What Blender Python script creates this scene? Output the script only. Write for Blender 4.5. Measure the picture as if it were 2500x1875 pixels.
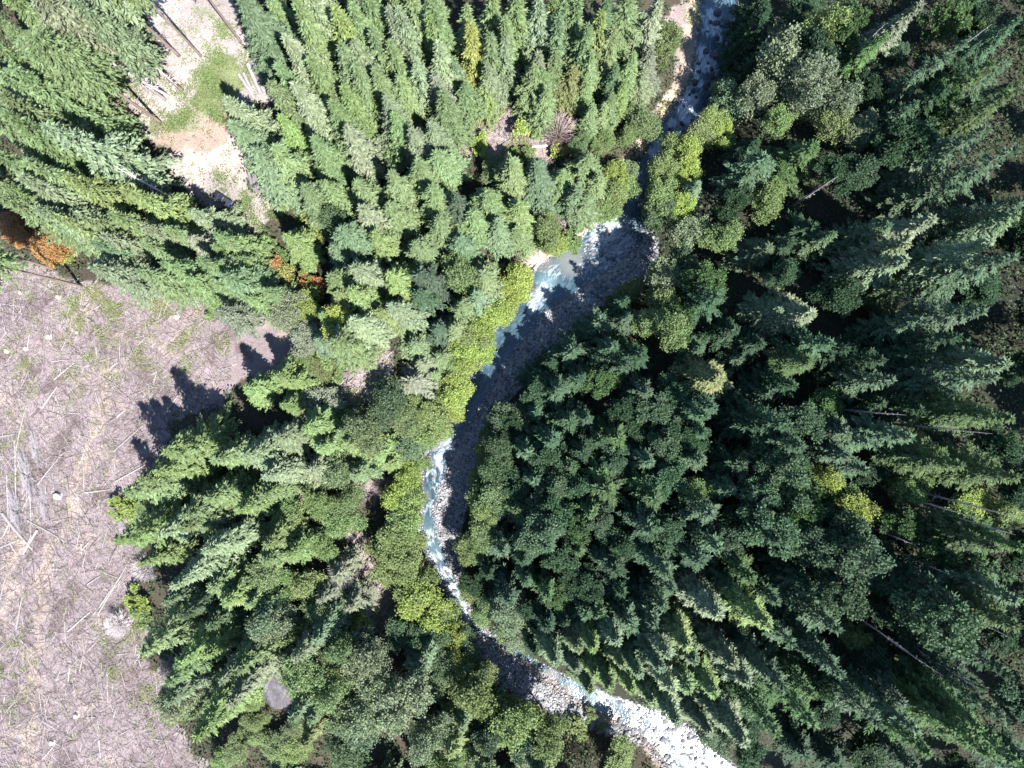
import bpy, math, random
import numpy as np

random.seed(7)
RNG = np.random.default_rng(7)
R = math.radians
scene = bpy.context.scene
for o in list(bpy.data.objects):
    bpy.data.objects.remove(o)

# ------------------------------------------------------------------ camera, sky, sun, exposure
CAM_H = 120.0                 # metres above the plateau
KPX = 0.84 / 1250.0           # tangent of half the horizontal field of view, per photo pixel
cam_d = bpy.data.cameras.new('camera')
cam_d.sensor_width = 36.0
cam_d.lens = 18.0 / 0.84
cam_d.clip_start = 0.5
cam_d.clip_end = 3000.0
cam = bpy.data.objects.new('camera', cam_d)
scene.collection.objects.link(cam)
cam.location = (0, 0, CAM_H)
cam.rotation_euler = (0, 0, 0)
scene.camera = cam

SUN_ELEV = R(52.0)
SUN_DIR = (0.64 * math.cos(SUN_ELEV), -0.768 * math.cos(SUN_ELEV), math.sin(SUN_ELEV))   # towards the sun
world = bpy.data.worlds.new('World')
scene.world = world
world.use_nodes = True
wn = world.node_tree.nodes
sky = wn.new('ShaderNodeTexSky')
sky.sky_type = 'NISHITA'
sky.sun_disc = False
sky.sun_elevation = SUN_ELEV
sky.sun_rotation = math.atan2(SUN_DIR[0], SUN_DIR[1])
sky.altitude = 900.0
sky.air_density = 1.0
sky.dust_density = 0.3
sky.ozone_density = 3.0
bg = wn['Background']
bg.inputs['Strength'].default_value = 0.10
world.node_tree.links.new(sky.outputs['Color'], bg.inputs['Color'])

sun_d = bpy.data.lights.new('sun', 'SUN')
sun_d.energy = 5.0
sun_d.angle = R(0.53)
sun_d.color = (1.0, 0.98, 0.965)
sun = bpy.data.objects.new('sun', sun_d)
scene.collection.objects.link(sun)
from mathutils import Vector, noise as mnoise
sun.rotation_euler = Vector(SUN_DIR).to_track_quat('Z', 'Y').to_euler()

vs = scene.view_settings
vs.view_transform = 'Standard'
vs.look = 'None'
vs.gamma = 1.0
vs.use_curve_mapping = False
vs.exposure = 1.72
scene.cycles.max_bounces = 6
scene.cycles.diffuse_bounces = 3
scene.cycles.glossy_bounces = 2
scene.cycles.transmission_bounces = 3
scene.cycles.use_adaptive_sampling = True

# ------------------------------------------------------------------ the lie of the land
def to_world(px, py, z):
    k = KPX * (CAM_H - z)
    return (px - 1250.0) * k, -(py - 937.5) * k

# rows: photo row, left and right edge of the stream bed, left and right edge of the water in it
BED = np.array([
    (-260, 1760, 1865, 1760, 1865), (-120, 1730, 1830, 1730, 1830), (0, 1716, 1800, 1716, 1800), (100, 1703, 1775, 1703, 1775),
    (190, 1689, 1768, 1689, 1768), (250, 1655, 1730, 1655, 1730), (336, 1602, 1665, 1602, 1665), (386, 1562, 1612, 1562, 1612),
    (440, 1532, 1585, 1532, 1585), (500, 1500, 1572, 1500, 1572), (540, 1472, 1582, 1472, 1582), (600, 1392, 1602, 1392, 1560),
    (660, 1305, 1590, 1305, 1480), (700, 1296, 1530, 1296, 1420), (760, 1245, 1450, 1245, 1335), (820, 1205, 1385, 1205, 1285),
    (880, 1160, 1312, 1160, 1235), (950, 1140, 1262, 1140, 1200), (1010, 1120, 1205, 1120, 1162), (1060, 1092, 1185, 1092, 1130),
    (1110, 1034, 1175, 1034, 1098), (1170, 1030, 1158, 1030, 1078), (1240, 1033, 1132, 1033, 1056), (1300, 1028, 1118, 1028, 1062),
    (1340, 1042, 1118, 1042, 1078), (1390, 1066, 1128, 1066, 1104), (1440, 1090, 1138, 1090, 1122), (1500, 1122, 1154, 1122, 1145),
    (1540, 1148, 1186, 1150, 1168), (1580, 1166, 1262, 1232, 1262), (1620, 1182, 1322, 1300, 1322), (1660, 1212, 1405, 1352, 1402),
    (1700, 1272, 1500, 1398, 1498), (1740, 1362, 1625, 1470, 1622), (1780, 1467, 1690, 1545, 1686), (1820, 1572, 1738, 1600, 1734),
    (1875, 1612, 1795, 1640, 1790), (1960, 1690, 1880, 1720, 1876), (2120, 1800, 2040, 1830, 2036)], float)
ZB = -9.0
_k = KPX * (CAM_H - ZB)
BY = -(BED[:, 0] - 937.5) * _k
BX = (BED[:, 1:] - 1250.0) * _k
_o = np.argsort(BY)
BY, BX = BY[_o], BX[_o]

def bed_edges(y):
    return [np.interp(y, BY, BX[:, i]) for i in range(4)]

def sstep(t):
    t = np.clip(t, 0.0, 1.0)
    return t * t * (3 - 2 * t)

def wob(x, y, s, a, ph=0.0):
    """cheap smooth noise from a few sines, for shapes that need no exactness"""
    return a * (np.sin(x / s + 1.3 * np.sin(y / (1.7 * s) + ph)) + np.sin(y / (0.8 * s) + 1.9 * np.sin(x / (1.3 * s) + 2 * ph) + ph)) * 0.5

def ground_z(x, y):
    x = np.asarray(x, float); y = np.asarray(y, float)
    L, Rr, WL, WR = bed_edges(y)
    dl = (L - x) * 0.82 + wob(x, y, 2.1, 0.5)
    dr = (x - Rr) * 0.82 + wob(x, y, 2.3, 0.5, 2.0)
    zl = ZB + 9.0 * sstep(dl / 21.0) + 1.1 * sstep(dl / 2.5) * (1 - sstep(dl / 21.0))
    zr = ZB + 5.0 * sstep(dr / 15.0) + np.clip(dr - 6.0, 0, 110) * 0.28 + 0.9 * sstep(dr / 2.5)
    wl, wr = WL - x, x - WR
    win = np.maximum(wl, wr)                       # below zero inside the water channel
    zb = ZB + 0.28 * sstep(win / 2.5) - 0.55 * sstep(-win / 2.0) + wob(x, y, 1.1, 0.10)
    z = np.where(dl > 0, zl, np.where(dr > 0, zr, zb))
    bank = np.minimum(sstep(np.maximum(dl, dr) / 3.0), 1.0)
    z = z + 7.0 * np.exp(-(((x + 27.8) / 5.0) ** 2 + ((y - 3.0) / 9.0) ** 2) / 2) + 5.0 * np.exp(-(((x + 45.5) / 5.0) ** 2 + ((y + 55.5) / 6.0) ** 2) / 2)
    return z + bank * (wob(x, y, 7.0, 0.35, 1.0) + wob(x, y, 2.6, 0.16, 4.0))

def gz(x, y):
    return float(ground_z(x, y))

def ground_from_px(px, py):
    z = -2.0
    for _ in range(25):
        x, y = to_world(px, py, z)
        z = 0.5 * z + 0.5 * gz(x, y)
    return x, y, gz(x, y)

def base_from_tip(px, py, h):
    z = -2.0
    for _ in range(25):
        x, y = to_world(px, py, z + h)
        z = 0.5 * z + 0.5 * gz(x, y)
    return x, y, gz(x, y)

def to_px(x, y, z):
    k = KPX * (CAM_H - z)
    return x / k + 1250.0, 937.5 - y / k

def in_poly(px, py, poly):
    px = np.asarray(px, float); py = np.asarray(py, float)
    inside = np.zeros(px.shape, bool)
    n = len(poly)
    for i in range(n):
        x0, y0 = poly[i]; x1, y1 = poly[(i + 1) % n]
        if y0 == y1:
            continue
        c = ((y0 > py) != (y1 > py)) & (px < (x1 - x0) * (py - y0) / (y1 - y0) + x0)
        inside ^= c
    return inside

CLEARCUT = [(-400, 610), (60, 640), (200, 690), (330, 700), (440, 712), (540, 740), (640, 775), (715, 800), (735, 850), (700, 905), (600, 925), (560, 955), (560, 1000), (430, 1010),
            (410, 1095), (400, 1150), (300, 1210), (300, 1260), (330, 1310), (345, 1380), (330, 1440), (355, 1560), (345, 1620), (410, 1650), (400, 1730), (440, 1790), (520, 1900), (540, 2200), (-400, 2200)]
YARD = [(315, -200), (560, -200), (585, 40), (600, 110), (648, 165), (690, 215), (670, 262), (560, 262), (556, 300), (575, 350), (600, 400), (612, 470), (690, 480), (700, 520), (640, 545), (672, 600), (690, 660),
        (655, 650), (620, 560), (560, 520), (500, 505), (450, 445), (400, 385), (350, 325), (300, 275), (255, 225), (300, 165), (390, 150), (400, 110), (345, 40)]
GAPS = [
    [(1165, 268), (1250, 262), (1300, 285), (1322, 320), (1385, 335), (1395, 372), (1345, 402), (1250, 398), (1150, 378), (1126, 400), (1128, 480), (1098, 482), (1088, 420), (1100, 350)],
    [(905, 300), (950, 290), (960, 340), (945, 395), (918, 390), (900, 340)],
    [(892, 835), (945, 815), (950, 880), (930, 945), (880, 985), (850, 1010), (790, 950), (812, 910), (870, 900)],
    [(840, 1310), (895, 1305), (905, 1360), (950, 1430), (985, 1475), (960, 1530), (915, 1530), (900, 1450)],
    [(705, 1175), (770, 1165), (785, 1200), (750, 1225), (715, 1220)],
    [(870, 1175), (940, 1155), (950, 1200), (905, 1235), (872, 1215)],
    [(1362, 505), (1395, 545), (1465, 535), (1440, 565), (1380, 570)],
    [(1272, 590), (1312, 575), (1318, 610), (1350, 632), (1300, 650), (1268, 640)],
    [(1640, 15), (1712, 0), (1706, 120), (1682, 215), (1640, 260), (1590, 318), (1572, 300), (1640, 220), (1655, 130), (1635, 60)],
    [(636, 1602), (690, 1590), (722, 1610), (724, 1690), (700, 1755), (676, 1740), (662, 1690), (640, 1660)],
]
ALL_OPEN = [CLEARCUT, YARD] + GAPS
def _inside(px, py, poly):
    c = False
    x0, y0 = poly[-1]
    for x1, y1 in poly:
        if (y0 > py) != (y1 > py) and px < (x1 - x0) * (py - y0) / (y1 - y0) + x0:
            c = not c
        x0, y0 = x1, y1
    return c
def _boxed(polys):
    return [(min(q[0] for q in p), max(q[0] for q in p), min(q[1] for q in p), max(q[1] for q in p), p) for p in polys]
OPEN_B = _boxed(ALL_OPEN)
def is_open(px, py, boxes=None):
    for x0, x1, y0, y1, p in (boxes or OPEN_B):
        if x0 <= px <= x1 and y0 <= py <= y1 and _inside(px, py, p):
            return True
    return False

# ------------------------------------------------------------------ materials
def new_mat(name):
    m = bpy.data.materials.new(name)
    m.use_nodes = True
    nt = m.node_tree
    nt.nodes.clear()
    out = nt.nodes.new('ShaderNodeOutputMaterial')
    return m, nt, out

def N(nt, t, **kw):
    n = nt.nodes.new(t)
    for k, v in kw.items():
        setattr(n, k, v)
    return n

def mixrgb(nt, fac, a, b, mode='MIX'):
    n = N(nt, 'ShaderNodeMix', data_type='RGBA', blend_type=mode)
    for s, v in ((0, fac), (6, a), (7, b)):
        if hasattr(v, 'is_linked') or hasattr(v, 'links'):
            nt.links.new(v, n.inputs[s])
        elif s == 0:
            n.inputs[s].default_value = v
        else:
            n.inputs[s].default_value = (*v, 1.0) if len(v) == 3 else v
    return n.outputs[2]

def ramp(nt, src, p0, p1):
    n = N(nt, 'ShaderNodeMapRange')
    n.inputs[1].default_value = p0; n.inputs[2].default_value = p1
    n.clamp = True
    nt.links.new(src, n.inputs[0])
    return n.outputs[0]

def noise_tex(nt, scale, detail=4.0, rough=0.55, coord='Object'):
    tc = N(nt, 'ShaderNodeTexCoord')
    n = N(nt, 'ShaderNodeTexNoise')
    n.inputs['Scale'].default_value = scale
    n.inputs['Detail'].default_value = detail
    n.inputs['Roughness'].default_value = rough
    nt.links.new(tc.outputs[coord], n.inputs['Vector'])
    return n.outputs['Fac']

def foliage_mat(name, trans=0.28, spread=0.45, tip=None, rough=0.55, spec=0.25):
    """colour comes from the object; each leaf or spray differs a little"""
    m, nt, out = new_mat(name)
    oi = N(nt, 'ShaderNodeObjectInfo')
    ge = N(nt, 'ShaderNodeNewGeometry')
    hsv = N(nt, 'ShaderNodeHueSaturation')
    nt.links.new(oi.outputs['Color'], hsv.inputs['Color'])
    v = N(nt, 'ShaderNodeMapRange')
    v.inputs[3].default_value = 1.0 - spread; v.inputs[4].default_value = 1.0 + spread
    nt.links.new(ge.outputs['Random Per Island'], v.inputs[0])
    nt.links.new(v.outputs[0], hsv.inputs['Value'])
    nz = noise_tex(nt, 0.55, 2.0)
    h = N(nt, 'ShaderNodeMapRange')
    h.inputs[1].default_value = 0.3; h.inputs[2].default_value = 0.7
    h.inputs[3].default_value = 0.494; h.inputs[4].default_value = 0.508
    nt.links.new(nz, h.inputs[0])
    nt.links.new(h.outputs[0], hsv.inputs['Hue'])
    col = hsv.outputs['Color']
    p = N(nt, 'ShaderNodeBsdfPrincipled')
    p.inputs['Roughness'].default_value = rough
    p.inputs['Specular IOR Level'].default_value = spec
    nt.links.new(col, p.inputs['Base Color'])
    t = N(nt, 'ShaderNodeBsdfTranslucent')
    tcol = mixrgb(nt, 1.0, col, (1.05, 1.15, 0.65), 'MULTIPLY')
    nt.links.new(tcol, t.inputs['Color'])
    mx = N(nt, 'ShaderNodeMixShader')
    mx.inputs[0].default_value = trans
    nt.links.new(p.outputs[0], mx.inputs[1]); nt.links.new(t.outputs[0], mx.inputs[2])
    nt.links.new(mx.outputs[0], out.inputs['Surface'])
    return m

def wood_mat(name, a, b, scale=(6, 6, 0.6), by_object=False, rough=0.85):
    m, nt, out = new_mat(name)
    tc = N(nt, 'ShaderNodeTexCoord')
    mp = N(nt, 'ShaderNodeMapping')
    mp.inputs['Scale'].default_value = scale
    nt.links.new(tc.outputs['Object'], mp.inputs['Vector'])
    n = N(nt, 'ShaderNodeTexNoise')
    n.inputs['Scale'].default_value = 1.4; n.inputs['Detail'].default_value = 5.0
    nt.links.new(mp.outputs[0], n.inputs['Vector'])
    f = ramp(nt, n.outputs['Fac'], 0.35, 0.68)
    col = mixrgb(nt, f, a, b)
    if by_object:
        oi = N(nt, 'ShaderNodeObjectInfo')
        col = mixrgb(nt, 1.0, col, oi.outputs['Color'], 'MULTIPLY')
    p = N(nt, 'ShaderNodeBsdfPrincipled')
    p.inputs['Roughness'].default_value = rough
    p.inputs['Specular IOR Level'].default_value = 0.2
    nt.links.new(col, p.inputs['Base Color'])
    bmp = N(nt, 'ShaderNodeBump')
    bmp.inputs['Strength'].default_value = 0.5; bmp.inputs['Distance'].default_value = 0.05
    nt.links.new(n.outputs['Fac'], bmp.inputs['Height'])
    nt.links.new(bmp.outputs[0], p.inputs['Normal'])
    nt.links.new(p.outputs[0], out.inputs['Surface'])
    return m

def litter_mat(name, a, b, c):
    m, nt, out = new_mat(name)
    ge = N(nt, 'ShaderNodeNewGeometry')
    r = N(nt, 'ShaderNodeValToRGB')
    cr = r.color_ramp
    cr.elements[0].position = 0.0; cr.elements[0].color = (*a, 1)
    cr.elements[1].position = 1.0; cr.elements[1].color = (*c, 1)
    e = cr.elements.new(0.55); e.color = (*b, 1)
    nt.links.new(ge.outputs['Random Per Island'], r.inputs[0])
    p = N(nt, 'ShaderNodeBsdfPrincipled')
    p.inputs['Roughness'].default_value = 0.85
    p.inputs['Specular IOR Level'].default_value = 0.2
    nt.links.new(r.outputs[0], p.inputs['Base Color'])
    nt.links.new(p.outputs[0], out.inputs['Surface'])
    return m

def rock_mat(name, a, b, scale=1.2, by_object=False):
    m, nt, out = new_mat(name)
    n1 = noise_tex(nt, scale, 6.0, 0.6)
    n2 = noise_tex(nt, scale * 7, 4.0, 0.6)
    col = mixrgb(nt, ramp(nt, n1, 0.35, 0.68), a, b)
    col = mixrgb(nt, ramp(nt, n2, 0.42, 0.75), col, tuple(0.55 * v for v in a))
    if by_object:
        oi = N(nt, 'ShaderNodeObjectInfo')
        col = mixrgb(nt, 1.0, col, oi.outputs['Color'], 'MULTIPLY')
    p = N(nt, 'ShaderNodeBsdfPrincipled')
    p.inputs['Roughness'].default_value = 0.75
    p.inputs['Specular IOR Level'].default_value = 0.3
    nt.links.new(col, p.inputs['Base Color'])
    b_ = N(nt, 'ShaderNodeBump')
    b_.inputs['Strength'].default_value = 0.9; b_.inputs['Distance'].default_value = 0.22
    nt.links.new(n2, b_.inputs['Height'])
    nt.links.new(b_.outputs[0], p.inputs['Normal'])
    nt.links.new(p.outputs[0], out.inputs['Surface'])
    return m

def plain_mat(name, col, rough=0.5, metal=0.0, spec=0.5):
    m, nt, out = new_mat(name)
    p = N(nt, 'ShaderNodeBsdfPrincipled')
    n = noise_tex(nt, 9.0, 3.0)
    c = mixrgb(nt, ramp(nt, n, 0.3, 0.8), col, tuple(v * 0.75 for v in col))
    nt.links.new(c, p.inputs['Base Color'])
    p.inputs['Roughness'].default_value = rough
    p.inputs['Metallic'].default_value = metal
    p.inputs['Specular IOR Level'].default_value = spec
    nt.links.new(p.outputs[0], out.inputs['Surface'])
    return m

M_NEEDLE = foliage_mat('conifer_needles', 0.21, 0.40, rough=0.6, spec=0.16)
M_LEAF = foliage_mat('broad_leaves', 0.24, 0.38, rough=0.6, spec=0.16)
M_BARK = wood_mat('bark', (0.13, 0.095, 0.075), (0.24, 0.19, 0.16), by_object=True)
M_DEAD = wood_mat('weathered_wood', (0.26, 0.235, 0.22), (0.46, 0.43, 0.41), by_object=True)
M_CUT = wood_mat('cut_wood', (0.26, 0.21, 0.16), (0.36, 0.30, 0.23), scale=(3, 3, 3))
M_SLASH = litter_mat('slash_wood', (0.07, 0.052, 0.052), (0.23, 0.19, 0.19), (0.48, 0.43, 0.425))
M_STONE = litter_mat('cobbles', (0.09, 0.09, 0.095), (0.22, 0.218, 0.22), (0.40, 0.395, 0.39))
M_ROCK = rock_mat('boulder_rock', (0.10, 0.10, 0.105), (0.20, 0.195, 0.19), by_object=True)
M_CLIFF = rock_mat('cliff_rock', (0.20, 0.20, 0.215), (0.42, 0.41, 0.42), 0.8, by_object=True)

# ground: albedo zones on the mesh, fine grain and relief from noise
m, nt, out = new_mat('ground_soil')
at = N(nt, 'ShaderNodeAttribute', attribute_name='soil')
n1 = noise_tex(nt, 0.45, 8.0, 0.65)
n2 = noise_tex(nt, 3.2, 6.0, 0.7)
c = mixrgb(nt, ramp(nt, n1, 0.35, 0.7), at.outputs['Color'], (0.058, 0.054, 0.036))
nm = N(nt, 'ShaderNodeMix', data_type='RGBA'); nm.inputs[0].default_value = 0.75
nt.links.new(c, nm.inputs[6]); nt.links.new(at.outputs['Color'], nm.inputs[7])
v = N(nt, 'ShaderNodeMapRange'); v.inputs[1].default_value = 0.3; v.inputs[2].default_value = 0.7
v.inputs[3].default_value = 0.62; v.inputs[4].default_value = 1.35
nt.links.new(n2, v.inputs[0])
hs = N(nt, 'ShaderNodeHueSaturation')
nt.links.new(nm.outputs[2], hs.inputs['Color']); nt.links.new(v.outputs[0], hs.inputs['Value'])
p = N(nt, 'ShaderNodeBsdfPrincipled'); p.inputs['Roughness'].default_value = 0.95
p.inputs['Specular IOR Level'].default_value = 0.1
nt.links.new(hs.outputs[0], p.inputs['Base Color'])
b = N(nt, 'ShaderNodeBump'); b.inputs['Strength'].default_value = 0.8; b.inputs['Distance'].default_value = 0.15
nt.links.new(n2, b.inputs['Height']); nt.links.new(b.outputs[0], p.inputs['Normal'])
nt.links.new(p.outputs[0], out.inputs['Surface'])
M_GROUND = m

# water: milky glacial melt, foam where the stream breaks
m, nt, out = new_mat('stream_water')
at = N(nt, 'ShaderNodeAttribute', attribute_name='foam')
sh = N(nt, 'ShaderNodeAttribute', attribute_name='shallow')
tc = N(nt, 'ShaderNodeTexCoord')
wv = N(nt, 'ShaderNodeTexNoise'); wv.inputs['Scale'].default_value = 1.15; wv.inputs['Detail'].default_value = 7.0
wv.inputs['Roughness'].default_value = 0.62; wv.inputs['Distortion'].default_value = 1.2
fl = N(nt, 'ShaderNodeAttribute', attribute_name='flow')
nt.links.new(fl.outputs['Vector'], wv.inputs['Vector'])
ad = N(nt, 'ShaderNodeMath', operation='ADD')
nt.links.new(wv.outputs['Fac'], ad.inputs[0]); nt.links.new(at.outputs['Fac'], ad.inputs[1])
foam = ramp(nt, ad.outputs[0], 0.74, 1.16)
wcol = mixrgb(nt, sh.outputs['Fac'], (0.026, 0.048, 0.064), (0.15, 0.125, 0.105))
wcol = mixrgb(nt, ramp(nt, wv.outputs['Fac'], 0.45, 0.75), wcol, (0.085, 0.135, 0.155))
mk = N(nt, 'ShaderNodeAttribute', attribute_name='milk')
wcol = mixrgb(nt, mk.outputs['Fac'], wcol, (0.105, 0.165, 0.178))
col = mixrgb(nt, foam, wcol, (0.52, 0.56, 0.59))
rg = N(nt, 'ShaderNodeMapRange'); rg.inputs[3].default_value = 0.2; rg.inputs[4].default_value = 0.75
nt.links.new(foam, rg.inputs[0])
p = N(nt, 'ShaderNodeBsdfPrincipled')
nt.links.new(col, p.inputs['Base Color']); nt.links.new(rg.outputs[0], p.inputs['Roughness'])
p.inputs['Specular IOR Level'].default_value = 0.5
wb = N(nt, 'ShaderNodeTexNoise'); wb.inputs['Scale'].default_value = 2.6; wb.inputs['Detail'].default_value = 5.0
nt.links.new(tc.outputs['Object'], wb.inputs['Vector'])
b = N(nt, 'ShaderNodeBump'); b.inputs['Strength'].default_value = 0.35; b.inputs['Distance'].default_value = 0.2
nt.links.new(wb.outputs['Fac'], b.inputs['Height']); nt.links.new(b.outputs[0], p.inputs['Normal'])
nt.links.new(p.outputs[0], out.inputs['Surface'])
M_WATER = m

# ------------------------------------------------------------------ object helpers
COL = scene.collection
def link(name, mesh, parent=None):
    o = bpy.data.objects.new(name, mesh)
    COL.objects.link(o)
    if parent is not None:
        o.parent = parent
    return o

def tag(o, label=None, cat=None, group=None, kind=None):
    if label: o['label'] = label
    if cat: o['category'] = cat
    if group: o['group'] = group
    if kind: o['kind'] = kind
    return o

def mesh_np(name, verts, faces, mat, smooth=False):
    """faces: (n,3) or (n,4) index array"""
    me = bpy.data.meshes.new(name)
    verts = np.asarray(verts, np.float32); faces = np.asarray(faces, np.int32)
    k = faces.shape[1]
    me.vertices.add(len(verts)); me.vertices.foreach_set('co', verts.ravel())
    me.loops.add(faces.size); me.loops.foreach_set('vertex_index', faces.ravel())
    me.polygons.add(len(faces))
    me.polygons.foreach_set('loop_start', np.arange(0, faces.size, k, dtype=np.int32))
    me.polygons.foreach_set('loop_total', np.full(len(faces), k, np.int32))
    if smooth:
        me.polygons.foreach_set('use_smooth', np.ones(len(faces), bool))
    me.materials.append(mat)
    me.update(calc_edges=True)
    return me

def quads_mesh(name, q, mat):
    q = np.asarray(q, np.float32).reshape(-1, 4, 3)
    return mesh_np(name, q.reshape(-1, 3), np.arange(len(q) * 4).reshape(-1, 4), mat)

def norm(v):
    return v / np.maximum(np.linalg.norm(v, axis=-1, keepdims=True), 1e-9)

def kites(p, d, l, w, rng, roll=0.7, fat=0.45, bend=0.0):
    """diamond leaves: base p, direction d, length l, width w"""
    d = norm(d)
    up = np.zeros_like(d); up[:, 2] = 1.0
    s = np.cross(d, up); s = norm(s + 1e-4)
    u = np.cross(s, d)
    a = rng.uniform(-roll, roll, len(d))[:, None]
    s2 = s * np.cos(a) + u * np.sin(a)
    l = np.asarray(l)[:, None]; w = np.asarray(w)[:, None]
    mid = p + d * l * fat + u * (bend * l)
    return np.stack([p, mid + s2 * w * 0.5, p + d * l, mid - s2 * w * 0.5], 1)

def tube(path, radii, sides=6, cap=True):
    path = np.asarray(path, float); n = len(path)
    t = np.gradient(path, axis=0); t = norm(t)
    ref = np.array([0.0, 0.0, 1.0]) if abs(t[0][2]) < 0.9 else np.array([1.0, 0.0, 0.0])
    a = norm(np.cross(t, ref)); b_ = np.cross(t, a)
    ang = np.arange(sides) * 2 * math.pi / sides
    v = path[:, None, :] + (np.cos(ang)[None, :, None] * a[:, None, :] + np.sin(ang)[None, :, None] * b_[:, None, :]) * np.asarray(radii)[:, None, None]
    v = v.reshape(-1, 3)
    f = []
    for i in range(n - 1):
        for j in range(sides):
            k = (j + 1) % sides
            f.append((i * sides + j, i * sides + k, (i + 1) * sides + k, (i + 1) * sides + j))
    return v, f

class Build:
    def __init__(self):
        self.v, self.f, self.n = [], [], 0
    def add(self, v, f):
        v = np.asarray(v, float)
        self.v.append(v)
        self.f += [tuple(i + self.n for i in q) for q in f]
        self.n += len(v)
        return self
    def tube(self, path, radii, sides=6, caps=True):
        v, f = tube(path, radii, sides)
        if caps:
            n = len(v)
            f = f + [tuple(range(sides - 1, -1, -1)), tuple(range(n - sides, n))]
        return self.add(v, f)
    def box(self, c, s, rz=0.0):
        x, y, z = [q / 2 for q in s]
        v = np.array([(i * x, j * y, k * z) for k in (-1, 1) for j in (-1, 1) for i in (-1, 1)])
        ca, sa = math.cos(rz), math.sin(rz)
        v = np.stack([v[:, 0] * ca - v[:, 1] * sa, v[:, 0] * sa + v[:, 1] * ca, v[:, 2]], 1) + np.array(c)
        return self.add(v, [(0, 2, 3, 1), (4, 5, 7, 6), (0, 1, 5, 4), (1, 3, 7, 5), (3, 2, 6, 7), (2, 0, 4, 6)])
    def mesh(self, name, mat, smooth=False):
        me = bpy.data.meshes.new(name)
        me.from_pydata(np.concatenate(self.v).tolist(), [], self.f)
        me.materials.append(mat)
        if smooth:
            for pl in me.polygons: pl.use_smooth = True
        return me

# ------------------------------------------------------------------ ground and stream
def axis(lo, hi, step, far):
    a = np.arange(lo, hi + step, step)
    g1 = lo - np.cumsum(np.geomspace(step, 120, 16))[::-1]
    g2 = a[-1] + np.cumsum(np.geomspace(step, 120, 16))
    return np.concatenate([g1, a, g2])
gx = axis(-122, 128, 0.62, 900); gy = axis(-96, 96, 0.62, 900)
GX, GY = np.meshgrid(gx, gy)
GZ = ground_z(GX, GY)
GZ += RNG.normal(0, 0.05, GZ.shape) * (np.abs(GX) < 130) * (np.abs(GY) < 100)
ny, nx = GX.shape
idx = np.arange(nx * ny).reshape(ny, nx)
faces = np.stack([idx[:-1, :-1], idx[:-1, 1:], idx[1:, 1:], idx[1:, :-1]], -1).reshape(-1, 4)
me = mesh_np('ground', np.stack([GX, GY, GZ], -1).reshape(-1, 3), faces, M_GROUND, True)

PX, PY = to_px(GX, GY, GZ)
jx = PX + wob(GX, GY, 1.6, 16, 0.5) + wob(GX, GY, 0.6, 8, 1.5)
jy = PY + wob(GX, GY, 1.9, 16, 3.5) + wob(GX, GY, 0.7, 8, 2.5)
L_, R_, WL_, WR_ = bed_edges(GY)
BED_R = lambda y: np.interp(y, BY, BX[:, 1])
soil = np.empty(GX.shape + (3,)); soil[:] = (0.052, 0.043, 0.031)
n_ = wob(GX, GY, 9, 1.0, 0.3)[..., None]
soil = np.where(((GX > BED_R(GY)) & True)[..., None], np.array((0.034, 0.034, 0.023)), soil)  # soil beyond the stream darkened to stand in for forest shade
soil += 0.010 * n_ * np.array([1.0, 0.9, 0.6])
def paint(mask, colr, var=0.0, s=6.0):
    mm = mask.astype(float)[..., None]
    global soil
    cc = np.array(colr) * (1 + var * wob(GX, GY, s, 1.0, 7.7)[..., None])
    soil = soil * (1 - mm) + cc * mm
cm = in_poly(jx, jy, CLEARCUT)
paint(cm, (0.205, 0.164, 0.164), 0.14, 5.0)
q_ = wob(GX, GY, 3.1, 1.0, 6.1) + wob(GX, GY, 1.1, .6, 2.2)
paint(cm & (q_ > .75), (0.125, 0.094, 0.092), 0.1, 2.0)
paint(cm & (q_ < -.85), (0.25, 0.20, 0.175), 0.1, 2.0)
for g in GAPS:
    paint(in_poly(jx, jy, g), (0.24, 0.19, 0.175), 0.15, 2.0)
paint(in_poly(jx, jy, YARD), (0.28, 0.238, 0.222), 0.16, 4.0)
# the reddish track across the yard, the green corner and the skid trails of the clearing
paint(in_poly(jx, jy, [(365, 350), (430, 320), (556, 290), (560, 345), (480, 365), (400, 385)]), (0.255, 0.19, 0.155), 0.12)
paint(in_poly(jx, jy, [(400, 385), (480, 365), (565, 345), (612, 470), (560, 450), (520, 420), (470, 440)]), (0.33, 0.265, 0.24), 0.1)
paint(in_poly(jx, jy, [(470, 190), (520, 130), (575, 150), (600, 200), (560, 262), (552, 285), (480, 290)]), (0.13, 0.145, 0.07), 0.2, 1.5)
paint(in_poly(jx, jy, [(355, 310), (420, 285), (480, 270), (545, 285), (430, 322), (370, 345)]), (0.18, 0.17, 0.11), 0.2, 1.5)
for line, wd, cc in (([(345, 720), (300, 830), (262, 930), (238, 1020), (200, 1120), (185, 1240), (100, 1400), (82, 1620), (70, 1880)], 15, (0.28, 0.22, 0.185)),
                     ([(28, 1240), (40, 1330), (18, 1440), (-10, 1600)], 12, (0.28, 0.22, 0.185)), ([(300, 700), (330, 790), (285, 900)], 16, (0.20, 0.16, 0.155))):
    dmin = np.full(GX.shape, 1e9)
    for (x0, y0), (x1, y1) in zip(line[:-1], line[1:]):
        t = np.clip(((jx - x0) * (x1 - x0) + (jy - y0) * (y1 - y0)) / ((x1 - x0) ** 2 + (y1 - y0) ** 2), 0, 1)
        dmin = np.minimum(dmin, np.hypot(jx - x0 - t * (x1 - x0), jy - y0 - t * (y1 - y0)))
    paint((dmin < wd), cc, 0.15, 2.0)
inbed = (GX > L_ - 0.6) & (GX < R_ + 0.6)
paint(inbed, (0.27, 0.265, 0.265), 0.12, 2.0)
inw = (GX > WL_ - 0.4) & (GX < WR_ + 0.4)
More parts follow.
